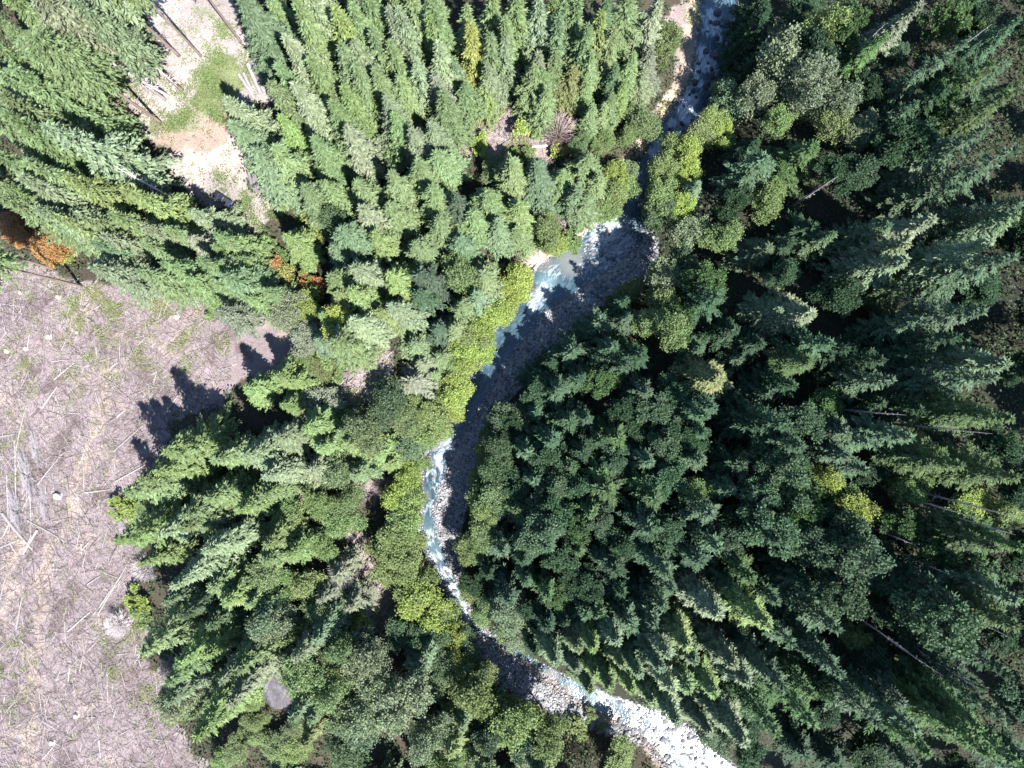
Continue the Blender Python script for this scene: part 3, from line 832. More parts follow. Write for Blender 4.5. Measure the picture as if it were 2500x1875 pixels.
# ---- trees read off the photograph: crop origin, then "kind x y height [radius] tint" with x, y the crown's top in that crop
CROP = 840.0 / 2177.0
DATA = {
(0, 0): """F 280 740 35 4.6 p;F 60 770 33 4.2 g;F -150 690 30 4.2 g;F 460 1115 28 3.8 y;F 80 1150 30 4.2 p;F -60 980 32 4.2 g;F 540 1350 26 4 g;F 850 1250 25 3.8 y;F 1195 1325 18 3.2 p;
F 30 30 34 4.2 g;F -20 230 34 4.2 g;F -60 380 34 4.2 g;F 40 470 33 4.2 g;F -60 610 33 4.2 g;
F 1415 625 26 3.8 p;F 1480 770 25 4.4 b;F 1440 -40 28 4.4 b;F 1800 190 28 4 p;F 1760 370 26 3.8 g;F 1870 520 26 4 p;F 1700 450 24 3.6 g;F 1960 890 24 4 g;F 1730 950 22 4 g;F 1830 10 30 4.2 g;F 1960 -60 30 4.2 p;F 2150 30 28 4 y;
F 2080 640 24 3.8 g;F 1600 960 22 4.4 b;F 1960 330 26 4 g;F 2130 320 26 4 g;F 1780 760 18 3.4 l;F 1900 1180 20 3.8 g;F 2060 1130 22 3.6 g;A 1830 760 11 2.6 y;U 1790 1260 3.5 2.6 y;U 1990 1400 4.5 3.2 Y;F 1810 1490 17 3.4 l;F 1510 1420 15 3.4 l;F 2110 1540 14 3.4 b;A 2100 1380 13 3 d;
F 260 1290 27 3.8 p;F 20 1290 30 4 g;F 700 1350 24 3.6 g;F 860 1400 23 3.6 p;F 1050 1420 20 3.4 g;F 1330 1500 19 3.4 g;F 1420 1560 16 3.2 g;F 330 1400 26 3.6 g;F 640 1490 24 3.6 p;F 1170 1480 19 3.4 n;F 900 1560 22 3.6 g;F 1350 1540 17 3.2 g;F 560 1560 24 3.4 b;U 60 1450 4.5 3.6 O;U 300 1540 4.5 4.0 O;U 170 1500 4 2.6 O;U 20 1410 4 2.4 O;U 120 1470 4 2.4 O;U 230 1500 4 2.6 G;U 340 1590 4 2.4 G;U 390 1560 3.5 2.2 O;U 1720 1600 3.5 2.4 l;F 1560 1560 14 3 g;F 760 1180 24 3.2 y;F 140 1020 30 3.8 g;F 430 850 28 3.6 p""",
(830, 0): """F 60 0 28 4 g;F 200 -70 28 4 g;F 340 90 26 3.8 n;F 120 280 25 3.8 p;F 230 195 25 3.8 g;F 390 50 27 3.8 p;F 480 -50 28 4 g;F 600 290 24 3.8 p;F 620 20 27 3.8 g;F 480 360 23 3.6 p;F 330 310 24 3.6 g;F 60 390 24 3.6 g;F 240 440 23 3.6 g;F 845 150 25 3.6 G;
F 950 175 24 3.4 g;F 1030 130 25 3.6 g;F 960 -60 27 4 g;F 1130 -40 27 4 g;F 1290 0 26 3.8 p;F 1420 -20 26 3.8 g;F 1250 310 21 3.4 p;F 1020 250 22 3.2 p;F 1390 140 23 3.4 b;F 1230 430 20 3.4 g;F 1540 145 24 3.4 g;F 1490 10 25 3.6 g;F 1690 -50 25 3.6 d;F 1640 100 23 3.6 y;F 1710 190 21 3.4 g;F 1880 -40 25 3.8 g;F 2000 -30 25 3.6 p;
F 1990 320 18 3.2 n;F 1870 350 18 3.2 g;F 1810 510 17 2.4 y;F 1570 490 16 2.6 g;F 1930 450 15 2.8 p;F 1600 680 14 2.8 g;F 1670 640 14 2.6 g;A 2090 200 15 3 l;F 1470 420 17 3 o;F 1310 460 18 3 g;F 740 370 18 3 b;F 890 480 18 3 y;F 610 470 20 3.4 n;F 650 610 20 3.6 g;F 570 760 18 3.6 p;F 480 840 19 4 p;F 20 820 22 3.8 p;F 130 600 22 3.6 p;A 220 640 13 3 l;F 40 560 22 3.4 l;F 360 470 21 3.2 g;
F 1080 1010 19 4.2 g;F 1270 1040 18 4.2 b;F 1420 1090 15 3.2 g;F 1550 990 17 3.6 g;A 1490 840 9 2.0 g;A 1770 1060 12 2.6 Y;A 1730 1180 11 2.6 l;A 1760 1300 9 2.4 l;F 1580 1260 15 3.6 g;F 1500 1180 17 3.4 b;F 1640 1110 16 3.4 g;F 90 1120 22 3.8 g;F 330 1120 21 3.6 g;F 470 1010 21 4 g;F 660 940 19 3.8 g;F 560 1190 19 3.8 g;H 730 1260 19 3.4 n;F 940 1220 18 3.8 g;F 1110 1310 18 3.8 y;F 830 1360 17 3.8 g;F 150 1290 21 4.2 p;F 330 1290 19 3.8 g;F 20 1440 20 4 b;F 480 1510 17 4 g;F 740 1530 16 3.8 b;F 980 1400 17 3.6 b;F 1140 1450 15 3.4 g;
A 1310 1450 12 2.8 y;A 1350 1570 8 2.6 Y;U 1470 1500 4 2.8 l;U 890 900 3.5 2.2 Y;U 1180 780 4 2.8 Y;A 960 820 5 2.2 g;U 1400 920 3 2.6 Y;U 990 660 4 1.8 G;U 340 970 3.5 2.4 d;U 1170 960 3 2 y;F 780 600 17 3 g;F 200 760 20 3.4 g;F 1150 560 18 3 g;F 960 380 20 2.8 p;F 1380 330 19 3 g;F 760 60 26 3.4 g;F 1600 300 20 3 g;F 1740 600 15 2.8 g;F 1750 380 18 2.6 d;A 1930 700 10 3.4 g;A 1850 800 8 2.2 l;A 1680 880 8 2.2 l;F 220 1480 18 3.4 y;F 610 1380 17 3.2 g;F 560 100 26 3 y""",
(1660, 0): """A 270 540 10 2.8 y;A 390 570 13 3.2 b;A 200 700 11 3 y;A 150 830 11 3 y;A 300 810 8 2.6 Y;A 90 910 11 3 Y;A 20 860 10 2.6 y;A 50 1110 8 2.6 Y;F 130 1170 15 3 b;A 40 1290 11 2.6 Y;A 740 300 21 4.6 p;A 580 470 17 3.6 p;A 700 190 16 3 p;A 960 420 19 4 p;B 960 210 20 3.4 b;A 1050 80 21 3.4 y;B 1170 40 20 3.4 l;A 840 360 15 2.4 Y;A 830 600 11 2.6 y;A 680 690 11 2.8 l;A 1120 530 17 3 p;A 1050 710 13 2.8 y;S 1320 180 25 3 y;F 1500 10 28 3.6 n;B 1410 300 11 2.6 p;
H 1780 265 31 3 p;H 1490 640 18 3 p;A 1220 770 12 3 p;B 1580 810 17 4 d;H 2000 810 30 3.8 p;H 2145 970 31 3.8 p;H 870 910 19 4.2 y;H 550 990 20 3.8 p;A 590 1220 11 3.4 l;B 1200 1060 13 3.4 b;A 320 1460 14 3.4 l;A 110 1430 14 3.2 p;H 1310 1400 22 3.6 p;F 1590 1410 26 4 p;H 2170 1230 30 3.8 p;H 1990 370 26 3.2 y;H 2090 410 26 3 p;B 1750 580 15 3.2 l;F 1590 1200 17 3.6 d;H 2170 590 28 3.6 o;B 1800 50 15 3.4 y;B 1960 80 13 3 d;S 2170 90 26 3 b;F 1990 1560 28 3.8 p;F 2150 1400 28 3.8 b;B 460 240 13 3.8 d;B 480 900 8 3 d;H 470 140 21 3.2 d;H 520 330 20 3.2 d;H 440 10 21 3.2 d;H 570 60 22 3.2 d;H 420 -90 22 3.2 d;B 1050 1050 13 3.4 d;B 650 1050 9 2.4 l;B 840 1420 11 4 d;F 560 1560 15 4 d;F 1800 1350 20 3.6 d;B 1640 590 15 3.4 d;B 1420 860 13 3.4 d;B 1250 520 12 3 d;F 1450 1560 24 3.6 p;B 420 320 12 3 d;B 1980 200 13 2.6 l;B 700 1560 12 3.4 d;F 1750 920 22 3.4 b;F 980 1480 18 3.2 d;B 2040 550 14 3 d""",
(0, 620): """F 1290 20 25 3.8 g;F 1490 60 23 3.6 b;F 1000 40 26 3.8 g;F 1700 220 16 3.2 g;A 1850 270 8 2.8 Y;U 1750 110 4.5 2.6 G;U 1960 190 4 2.6 O;F 2080 150 20 3.6 g;F 560 60 26 3.6 p;F 820 150 24 3.4 p;F 1160 160 22 3.4 g;F 1360 190 19 3.4 g;F 1560 260 16 3 g;A 2090 430 11 2.8 Y;F 2060 380 14 3.2 l;U 2100 680 4 3 l;A 1790 350 10 3.2 n;A 1880 500 8 3 n;F 1530 860 18 3.2 l;F 1710 760 18 3.6 l;F 1850 800 14 3.2 y;F 1030 1260 30 4.2 l;F 710 1480 30 3.8 g;F 860 1420 27 3.8 g;F 1010 1390 26 3.4 l;F 1290 1560 23 3.8 g;F 1480 1600 22 3.6 l;F 1560 1310 25 4 p;F 1750 1190 23 3.8 p;F 1930 1090 21 3.8 l;F 1330 1300 25 3.8 g;A 2060 940 7 3.6 n;A 2110 800 4 2.6 o;F 2150 1130 17 3.4 g;A 1950 1560 9 2.8 l;F 1960 1390 19 3.8 p;A 2100 1400 15 3 g;F 1700 1400 22 3.6 p;F 1160 1640 26 3.4 g;U 770 1620 3 2.6 Y;F 1620 620 8 2 d;A 1860 630 6 2.6 l;U 2100 480 4 2.4 y;F 1800 960 18 3 l;F 1800 1500 20 3.4 g;F 2020 560 14 3.2 b;U 1330 310 3 2.6 l;U 1720 80 4 2.4 O;U 1800 150 3.5 2.2 G;U 1920 160 4 2.2 G;U 2000 230 3.5 2 O;F 2000 1210 19 3.2 l;F 2120 250 16 3 y""",
(830, 620): """A 1180 110 11 3.2 Y;A 1120 240 11 3.4 Y;A 1080 330 9 2.8 Y;A 1000 370 11 3.4 Y;A 930 470 11 3.4 Y;A 840 500 11 3 y;A 900 590 11 3.2 Y;A 810 670 10 3 Y;A 740 720 9 2.8 y;A 770 820 9 3 Y;A 700 900 11 3.4 Y;A 730 980 9 2.8 Y;A 610 1040 11 3.6 y;A 550 1100 11 3.4 y;A 500 990 10 2.6 y;A 470 1330 9 2.8 y;A 400 1450 11 3.2 Y;A 480 1490 11 3.2 y;A 370 1580 12 3.2 Y;A 480 1630 10 2.8 y;A 640 930 9 2.6 y;
F 80 60 20 4 p;F 340 130 18 3.8 y;H 530 120 19 3.6 n;A 720 110 16 3.6 l;F 890 130 18 4.2 g;F 850 240 19 3.8 b;F 770 300 17 3.6 g;F 340 350 17 3.8 p;H 610 450 19 4.2 n;F 60 440 19 3.8 p;F 420 570 16 3.6 g;F 590 640 17 3.8 g;F 480 690 17 3.6 p;F 410 810 19 4.4 n;F 240 370 14 3 y;F 560 760 15 3.2 g;F 80 650 18 3.8 g;F 60 250 19 3.4 y;A 270 950 14 4.0 d;A 370 1010 12 3.6 g;F 60 1220 18 3.8 l;F 330 1330 13 3.4 l;F 240 1260 13 3.4 l;A 430 1230 9 3 b;A 130 1110 15 3.6 g;F 120 1400 18 3.6 g;A 60 1560 10 3 l;H 480 250 16 3 b;F 700 460 16 3.2 g;
A 1850 200 8 2.8 y;A 1430 270 5 1.6 y;A 1470 300 4.5 1.2 o;H 1820 310 18 2.6 b;H 1860 400 15 3 p;A 2060 240 15 3.6 l;A 2140 110 17 3.6 p;A 2150 430 17 3.4 l;A 2000 400 13 2.8 l;H 1640 400 15 3.4 p;B 1730 620 15 3.6 b;H 1470 600 17 3.4 p;H 1600 470 15 2.8 b;B 1880 650 15 3.8 d;B 1780 700 15 3 b;H 1540 790 17 3.6 b;H 1400 890 18 4.2 b;B 1660 830 13 3 l;U 1590 710 4 1.6 G;H 1240 1010 14 3.4 b;B 1270 860 12 3.2 b;H 1170 1250 18 4.2 p;H 1320 1180 18 4.2 b;H 1230 1420 17 3.6 b;B 1350 1310 13 3.2 b;U 930 1130 4 2.2 y;A 980 1270 10 3 l;A 920 1360 9 2.8 l;A 880 1460 8 2.6 y;A 900 1560 9 2.8 Y;A 960 1050 11 3.4 d;H 1450 1080 15 3.4 g;B 1560 1060 12 3 b;H 1750 1160 16 3.2 y;H 1960 870 18 3.6 p;B 2060 970 14 3.6 p;B 2140 900 13 3 b;B 1740 1310 12 3.2 b;H 1980 1330 18 3.6 p;B 2090 1210 14 3.2 p;H 1680 1400 16 3.4 y;H 1730 1510 19 4 y;H 1930 1470 15 3 y;H 2000 1560 18 3.4 g;B 2120 1450 14 3.4 b;H 1590 1620 17 3.4 y;B 1390 1490 13 3.4 p;B 1280 1550 12 3.2 p;B 1140 1490 12 3.4 b;H 1120 1620 15 3.4 o;B 1000 1620 11 3.2 p;B 1540 1270 12 3.2 d;B 1880 1110 11 3.6 d;B 1850 960 12 3 d;B 1120 760 10 3.6 d;B 1180 700 10 3.4 d;B 1520 1500 13 3 b;B 1640 1180 12 2.8 d;B 1080 1090 11 3 d;H 1480 1330 15 3 g;A 1160 1000 9 2.6 d""",
(1660, 620): """B 200 140 17 3.4 l;B 60 60 17 3.2 p;B 20 440 15 3 l;B 240 280 18 3.4 b;B 700 110 13 2.8 b;F 850 335 21 4.4 p;H 960 570 23 4 b;S 840 670 21 3.6 o;F 290 790 21 4.6 o;H 130 600 13 3.2 b;B 220 960 15 3.4 b;B 120 990 16 3.6 b;B 690 840 13 3.6 d;H 400 660 10 2.6 p;F 1430 30 26 4.2 p;H 1480 210 22 3.4 o;H 1930 310 30 4 p;H 2140 50 30 4 p;H 1550 450 22 3.4 p;H 2000 820 30 3.8 p;H 1750 740 24 3 p;H 1330 800 23 3.2 p;F 2130 660 28 4 b;B 950 970 10 3.2 y;B 1260 950 9 3.2 d;B 600 1060 19 3.8 b;B 740 1190 18 3.8 b;B 560 1330 15 3.6 p;B 700 1290 17 3.6 b;B 720 1410 18 3.8 p;B 850 1500 15 3.4 y;A 1030 1440 12 2.6 Y;H 1500 1170 25 3.6 p;H 1210 1180 19 3.4 p;S 1770 1320 27 3.6 o;S 2110 1410 28 3.8 o;S 2150 1010 30 3.6 o;S 1900 1000 26 3.2 o;H 1090 1300 19 3.4 n;H 1200 1370 19 3.4 p;B 90 1200 13 3.6 d;H 150 1340 19 3.6 p;A 160 1520 12 2.8 l;B 330 1500 13 3.6 b;B 590 1570 17 3.6 p;B 800 1600 17 3.8 p;A 1560 1490 11 2.8 l;B 1110 1590 11 3.4 l;B 380 1330 12 3.6 d;B 450 1080 13 3.6 d;B 480 560 12 3.6 d;B 1100 220 16 3.6 d;B 850 1060 15 3.4 p;H 1060 620 18 3 d;H 1560 620 20 3.4 d;B 1250 640 15 3.4 d;B 1700 560 18 3.2 d;H 1620 1300 23 3.2 o;B 1500 1000 12 3.4 d;F 640 330 16 3.4 b;B 340 470 12 3.6 d;B 560 870 11 3.4 d;H 1080 1130 17 3.2 p;B 130 1130 14 3 b;H 1820 560 24 3 d""",
(0, 1235): """F 780 245 27 3.8 l;F 990 190 23 3.6 p;F 870 400 19 2.8 l;F 1090 460 27 3.8 p;F 1290 330 23 3.8 p;F 1180 150 23 3.8 g;F 1310 550 18 3.8 g;F 1410 610 18 3.8 l;F 1570 610 16 3.6 g;F 870 950 24 3.8 g;F 1110 1040 25 3.8 l;F 1290 930 21 3.8 l;F 1050 1130 22 3.6 g;A 1050 1340 13 3.4 p;F 1050 1240 20 3.4 b;F 1220 1440 27 4 l;F 1420 1280 23 3.8 p;F 1370 1620 27 4 g;F 1400 1440 24 3.6 l;F 1560 1500 22 3.6 g;A 1620 450 13 3.4 g;A 1880 530 9 3.4 y;A 1750 120 9 3.2 l;F 1640 350 19 3.6 g;F 1700 230 18 3.4 l;F 1830 330 17 3.2 l;A 1600 780 15 3.4 b;A 1680 810 15 3.4 p;H 1790 880 14 3 l;F 1880 1000 20 3.4 p;F 1970 870 18 3.4 b;F 2030 770 15 3 b;A 1990 720 11 2.8 g;A 2110 1200 9 2.6 Y;A 1870 1160 16 3.8 g;F 1810 1340 20 3.6 b;F 1730 1440 20 3.4 n;F 1910 1500 19 3.8 o;U 1640 1270 5 3 Y;F 1500 960 20 3.4 l;F 1520 1080 22 3.6 g;F 1460 1200 22 3.8 p;A 2050 1290 16 3.4 g;A 2150 1400 15 3.4 g;A 2140 1600 14 3.4 d;F 1560 800 14 3 l;F 1150 720 21 3.2 d;F 1330 760 18 3.4 d;F 1020 620 18 2.6 b;A 1730 560 10 3 l;A 2130 960 15 3.4 g;A 2030 1080 13 3 l;F 1680 1560 20 3.4 g;F 1950 1350 17 3 b;A 2000 260 10 3 l;A 2140 140 10 3.2 l;F 2030 600 13 2.6 n;U 830 620 3 2.6 Y;U 860 700 3 2.4 y;U 760 50 3 3 Y;A 1100 1300 10 2.8 y""",
(830, 1235): """A 390 110 13 3.8 y;A 320 240 13 4 l;A 470 290 11 3.4 y;A 330 430 12 4 l;A 550 620 13 4.6 Y;A 440 560 12 3.4 y;A 630 520 11 3.2 y;A 560 730 10 3 y;A 690 690 9 3 y;A 680 850 11 2.8 Y;A 700 970 11 2.8 Y;A 830 1060 9 3.2 l;A 780 820 9 3 d;A 840 920 9 2.8 g;H 60 450 12 3.6 n;H 60 610 12 3.2 n;U 100 760 5 2.2 Y;A 150 1010 16 3.8 p;A 110 1100 15 3.2 p;F 490 1080 19 3.8 b;F 560 960 17 3.6 b;A 330 1350 19 4.8 p;A 220 1240 16 3.8 p;A 120 1360 16 4 p;A 60 1500 15 3.6 b;A 870 1270 19 4.2 y;A 970 1190 14 3.6 y;A 890 1140 14 3 g;A 1020 1410 15 3.2 y;B 960 1530 14 3.6 p;F 780 1420 17 3.2 b;A 530 1570 17 3.8 p;U 585 1640 4 2.6 Y;F 720 1600 19 3.6 y;A 1330 1370 11 3 y;A 1140 1590 11 3.4 p;A 1250 1500 18 4.2 y;A 1390 1430 14 3 y;A 1440 1570 16 3.6 y;B 1170 1600 12 3 p;A 1880 1490 9 3 b;U 1585 1335 2.2 1.5 l;U 1500 1440 3 2.6 y;U 1660 1410 2 1.3 y;A 630 1020 12 3.4 d;A 520 870 12 3.6 d;A 300 800 8 3.4 d;A 1000 1290 14 3 g;
A 780 210 8 2.6 y;A 820 310 9 2.6 y;A 890 270 10 3 l;B 830 490 9 3 d;A 820 560 8 2.6 l;H 1020 290 17 3.6 p;H 1170 120 15 3.4 p;B 1200 240 14 3.4 p;B 1310 150 16 3.8 p;B 1380 60 15 3.4 b;B 1330 270 14 3.4 b;B 1430 330 13 3.2 b;H 1600 60 17 3.6 y;B 1540 160 13 3.2 l;B 1640 100 14 3 p;H 1500 315 15 2.8 y;B 1650 320 11 2.8 b;B 1980 130 16 3.6 b;B 2060 180 16 3.2 b;H 2110 440 21 3.8 p;H 1990 330 18 3.6 b;H 1310 570 15 3.4 y;H 1050 600 17 4.2 b;B 1190 490 10 2.8 b;B 980 610 9 3 b;B 1390 600 10 3 l;A 1050 710 13 3.8 b;A 1130 830 6 3 p;A 1090 790 6 2.8 y;A 1170 880 6 2.6 p;A 900 740 5 2.2 y;A 930 690 8 2.8 g;H 1660 690 15 2.8 g;H 1570 700 14 3.2 b;H 1970 700 18 3.4 p;H 2080 640 19 3.4 p;H 1880 790 19 3.6 p;H 1960 770 20 3.2 b;H 2110 560 18 3 b;F 1490 910 17 3.4 g;F 1620 930 19 3.4 l;F 1740 890 19 3.4 p;F 1390 1000 17 3.4 b;F 1330 950 15 3.4 g;F 2090 960 22 3.6 p;F 2010 1040 23 3.6 b;F 1640 1090 17 3.4 y;F 1750 1170 19 3.4 l;F 1880 1060 20 3.4 b;F 2110 1160 22 3.8 p;F 1990 1230 19 3.6 g;F 2120 1370 23 3.6 p;F 1560 1170 15 3.2 g;B 1160 330 12 3.2 d;B 960 430 11 3.2 d;B 1140 960 8 3 d;B 1300 760 12 3.6 d;B 1620 520 12 3.6 d;B 1790 560 12 3.4 d;B 1490 480 11 3.4 d;B 1740 400 13 3.4 d;B 1820 250 12 3.4 d;H 1450 760 13 3 d;H 1780 690 16 3 d;B 1250 660 10 3 d;F 1500 1060 15 3.2 b;F 1870 1180 19 3 l;F 1770 1010 19 3 g""",
(1660, 1235): """H 200 90 22 3.4 p;H 290 270 21 3.8 p;B 340 240 14 3 p;H 160 370 19 3.6 b;H 500 490 20 3.4 l;H 420 370 18 3 y;F 530 770 27 4 l;F 270 720 24 3.8 p;F 60 910 24 3.8 l;H 970 780 25 4.4 p;H 880 590 22 3.6 b;H 780 500 19 3.4 d;B 1110 640 20 4 p;B 1050 520 17 3.2 p;B 1220 290 22 4.6 p;B 1080 330 20 4 p;B 930 220 18 3.6 p;B 710 190 20 4.4 p;B 560 200 17 3.6 b;B 870 70 18 3.4 y;A 1190 60 13 3.2 Y;A 1090 90 12 3 l;B 470 110 13 3.4 d;B 1890 830 23 4.6 p;B 1700 580 19 4 b;B 1620 640 18 3.6 b;B 1760 740 20 4 p;S 2180 780 29 4 o;S 2110 600 27 3.8 p;S 2000 290 26 3.6 o;S 2150 270 26 3.4 l;B 1780 330 15 3.4 l;B 1500 150 13 3 l;A 1880 30 6 3.2 Y;A 1960 70 5 2.8 Y;A 2140 60 8 2.6 y;H 1030 1060 25 3.6 p;H 960 960 22 3.2 p;H 630 1420 28 3.8 l;F 400 1510 27 4.2 p;H 890 1385 28 3.8 l;H 710 1190 25 3.6 p;F 170 1470 22 3.4 p;H 840 1180 22 3.2 l;H 1290 1420 28 3.8 p;H 1500 1440 30 3.8 p;S 1760 1450 31 3.8 l;S 1640 1610 31 3.8 l;S 2000 1570 34 4 l;S 2170 1660 34 4 l;H 730 900 22 3.2 p;H 1350 1170 21 3.4 b;A 1220 900 10 3.2 y;A 1690 890 9 2.8 y;B 1450 760 12 3.8 d;B 1420 540 14 3.8 d;H 1230 1250 24 3.4 b;H 1420 1280 25 3.2 n;F 90 1160 21 3.6 g;F 240 1220 22 3.6 l;F 330 1010 22 3.6 p;F 460 1130 23 3.6 p;F 560 1060 22 3.2 b;F 120 1000 21 3.2 b;H 640 620 20 3.2 b;B 1000 80 14 3 b;B 300 470 13 3.2 d;B 750 330 10 3.4 d;B 1300 1000 12 3.6 d;H 2130 440 24 3.2 l;H 1110 1210 24 3.2 p;H 1660 1290 26 3.2 d;H 1900 1190 28 3.4 d;B 1950 1010 20 4 d;B 960 1150 14 3 d;H 2060 1350 31 3.6 d;S 1870 1420 31 3.4 l;B 1240 1600 10 4 d;B 1000 1620 10 4 d;B 780 1560 9 3.6 d;B 1480 1650 14 4 d""",
}
for (ox, oy), txt in DATA.items():
    for item in txt.replace('\n', '').split(';'):
        item = item.strip()
        if not item: continue
        kind, cx, cy, h, r, tint = item.split()
        h = float(h); r = float(r)
        if kind in 'FHS': h *= 0.87 * (.93 if ox > 1200 else 1)
        if (ox, oy) == (0, 620) and kind == 'F' and float(cy) > 740: h *= 0.88
        x, y, z = base_from_tip(ox + float(cx) * CROP, oy + float(cy) * CROP, h)
        if kind == 'B' and tint in 'db' and ox > 800 and random.random() < .62: kind = 'H'; h *= 1.15
        if kind == 'H': r *= 1.18
        if kind == 'F': r *= 1.12
        if ox == 830 and oy == 620 and kind in 'FH' and 300 < float(cx) < 640 and 430 < float(cy) < 860: h *= .66
        if tint == 'O' and r > 3: kind = 'A'; h *= 1.3; r *= .82
        if not (kind == 'U' and r < 1.6):
            x, y = out_of_bed(x, y, r)
            xy = clear_of_open(x, y, h, r, kind) if tint not in 'OG' else (x, y)
            if xy is None: continue
            x, y = out_of_bed(*xy, r)
        bpx, bpy_ = to_px(x, y, gz(x, y))
        if 632 < bpx < 790 and 1585 < bpy_ < 1790 and kind != 'U': continue      # the rock face stands here
        if kind == 'U' and 640 < bpx < 700 and 1600 < bpy_ < 1760: continue
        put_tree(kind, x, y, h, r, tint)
for px, py, h, r, t in ((1556, 452, 12, 3.2, 'l'), (1530, 478, 10, 3.0, 'y'), (1580, 470, 13, 3.4, 'l'), (1518, 508, 9, 2.8, 'l'), (1592, 515, 12, 3.2, 'd'), (1560, 500, 10, 3, 'g'), (1192, 1215, 15, 3.4, 'g'), (1176, 1268, 14, 3.2, 'l'), (1208, 1158, 15, 3.4, 'd'), (1188, 1310, 12, 3, 'g'), (1225, 1100, 15, 3.2, 'd'), (1545, 420, 9, 2.8, 'g'), (1620, 410, 11, 3.2, 'l')):
    x, y, z = base_from_tip(px, py, h)
    put_tree('A', *out_of_bed(x, y, r), h, r, t)
for px, py, h, r, t in ((650, 1772, 5, 2.2, 'l'), (742, 1748, 6, 2.6, 'g'), (768, 1702, 7, 2.8, 'g'), (752, 1652, 6, 2.4, 'l'), (735, 1795, 7, 3.0, 'y'), (640, 1738, 5, 2.2, 'y'), (700, 1790, 6, 2.8, 'g'), (626, 1690, 5, 2.2, 'l'), (770, 1610, 7, 2.6, 'g'), (600, 1800, 6, 2.6, 'g'), (560, 1830, 5, 2.4, 'l')):
    x, y, z = ground_from_px(px, py)
    put_tree('A', x, y, h, r, t)
# bare-trunked firs at the yard and the clearing's upper edge: placed by the foot of the trunk
for px, py, h, r, t in ((390, 297, 30, 4.4, 'g'), (382, 228, 30, 4.4, 'n'), (334, 289, 28, 4.0, 'g'), (436, 135, 31, 4.4, 'p'), (490, 136, 34, 3.6, 'g'), (588, 102, 34, 3.2, 'g'),
                        (199, 699, 36, 4.0, 'g'), (133, 657, 36, 3.6, 'g')):
    x, y, z = ground_from_px(px, py)
    put_tree('P', x, y, h, r, t)
for px, py, h, r, t in ((444, 220, 29, 4.6, 'p'), (426, 703, 24, 4.0, 'p'), (509, 708, 22, 3.6, 'g'), (640, 793, 18, 3.4, 'n')):
    x, y, z = ground_from_px(px, py)
    put_tree('S', x, y, h, r, t)
# ---- the rest of the stand between them
frng = random.Random(5)
cand = []
for i in range(9000):
    px = frng.uniform(-30, 2640); py = frng.uniform(-30, 2000)
    cand.append((px, py))
nfill = {'fir': 0, 'broad': 0}
for px, py in cand:
    x, y, z = ground_from_px(px, py)
    if is_open(px, py): continue
    L, Rr, WL, WR = [float(v) for v in bed_edges(y)]
    if L - 2.5 < x < Rr + 2.5: continue
    side = 'R' if x > Rr else 'L'
    u = frng.random()
    lower = py > 1150
    if side == 'R':
        broad = u < (0.62 if px < 2000 else 0.42)
        h = frng.uniform(7, 13) if broad else frng.uniform(15, 24)
        kind = 'B' if broad else frng.choice('HSS' if px > 1900 else 'HS')
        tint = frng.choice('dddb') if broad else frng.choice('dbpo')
    else:
        broad = u < (0.45 if (lower and px > 760) else 0.10)
        h = frng.uniform(6, 11) if broad else frng.uniform(12, 20)
        kind = 'A' if broad else 'F'
        tint = frng.choice('gldy') if broad else frng.choice('gglpb')
    r = frng.uniform(2.6, 3.6)
    if any((x - q[0]) ** 2 + (y - q[1]) ** 2 < (0.62 * (r + q[2])) ** 2 for q in PLACED): continue
    if cover(x, y, h, r, kind) > 0 or (632 < px < 790 and 1585 < py < 1790): continue
    key = 'broad' if broad else 'fir'
    if side == 'R' and frng.random() < (.45 if broad else .85): continue
    if nfill[key] >= (70 if broad else 45): continue
    nfill[key] += 1
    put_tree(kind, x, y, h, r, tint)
print('TREES', len(THINGS), nfill, {k: sum(1 for t in THINGS if t['kind'] in k) for k in ('FHPS', 'B', 'A', 'U')})
print('KINDS', {k: sum(1 for t in THINGS if t['kind'] == k) for k in 'FHPSBAU'})
# ------------------------------------------------------------------ logs, snags, stumps
def lump(seed, size, sub=2, amp=0.25, flat=0.7):
    rng = np.random.default_rng(seed)
    import bmesh
    bm = bmesh.new()
    bmesh.ops.create_icosphere(bm, subdivisions=sub, radius=1.0)
    v = np.array([w.co[:] for w in bm.verts]); f = [tuple(w.index for w in q.verts) for q in bm.faces]
    bm.free()
    k = np.ones(len(v))
    for i in range(7):
        n = norm(rng.normal(0, 1, (1, 3)))[0]; d = rng.uniform(0.45, 0.85)
        s = v @ n
        k = np.where(s * k > d, np.minimum(k, d / np.maximum(s, 1e-6)), k)      # facets, as broken rock has
    v = v * k[:, None] * (1 + rng.normal(0, amp * 0.12, len(v)))[:, None]
    return v * np.array(size) * np.array([1, 1, flat]), f

BOULDERS = []
for sd in range(6):
    v, f = lump(100 + sd, (1, 1, 1), 2)
    BOULDERS.append(Build().add(v, f).mesh('boulder', M_ROCK))

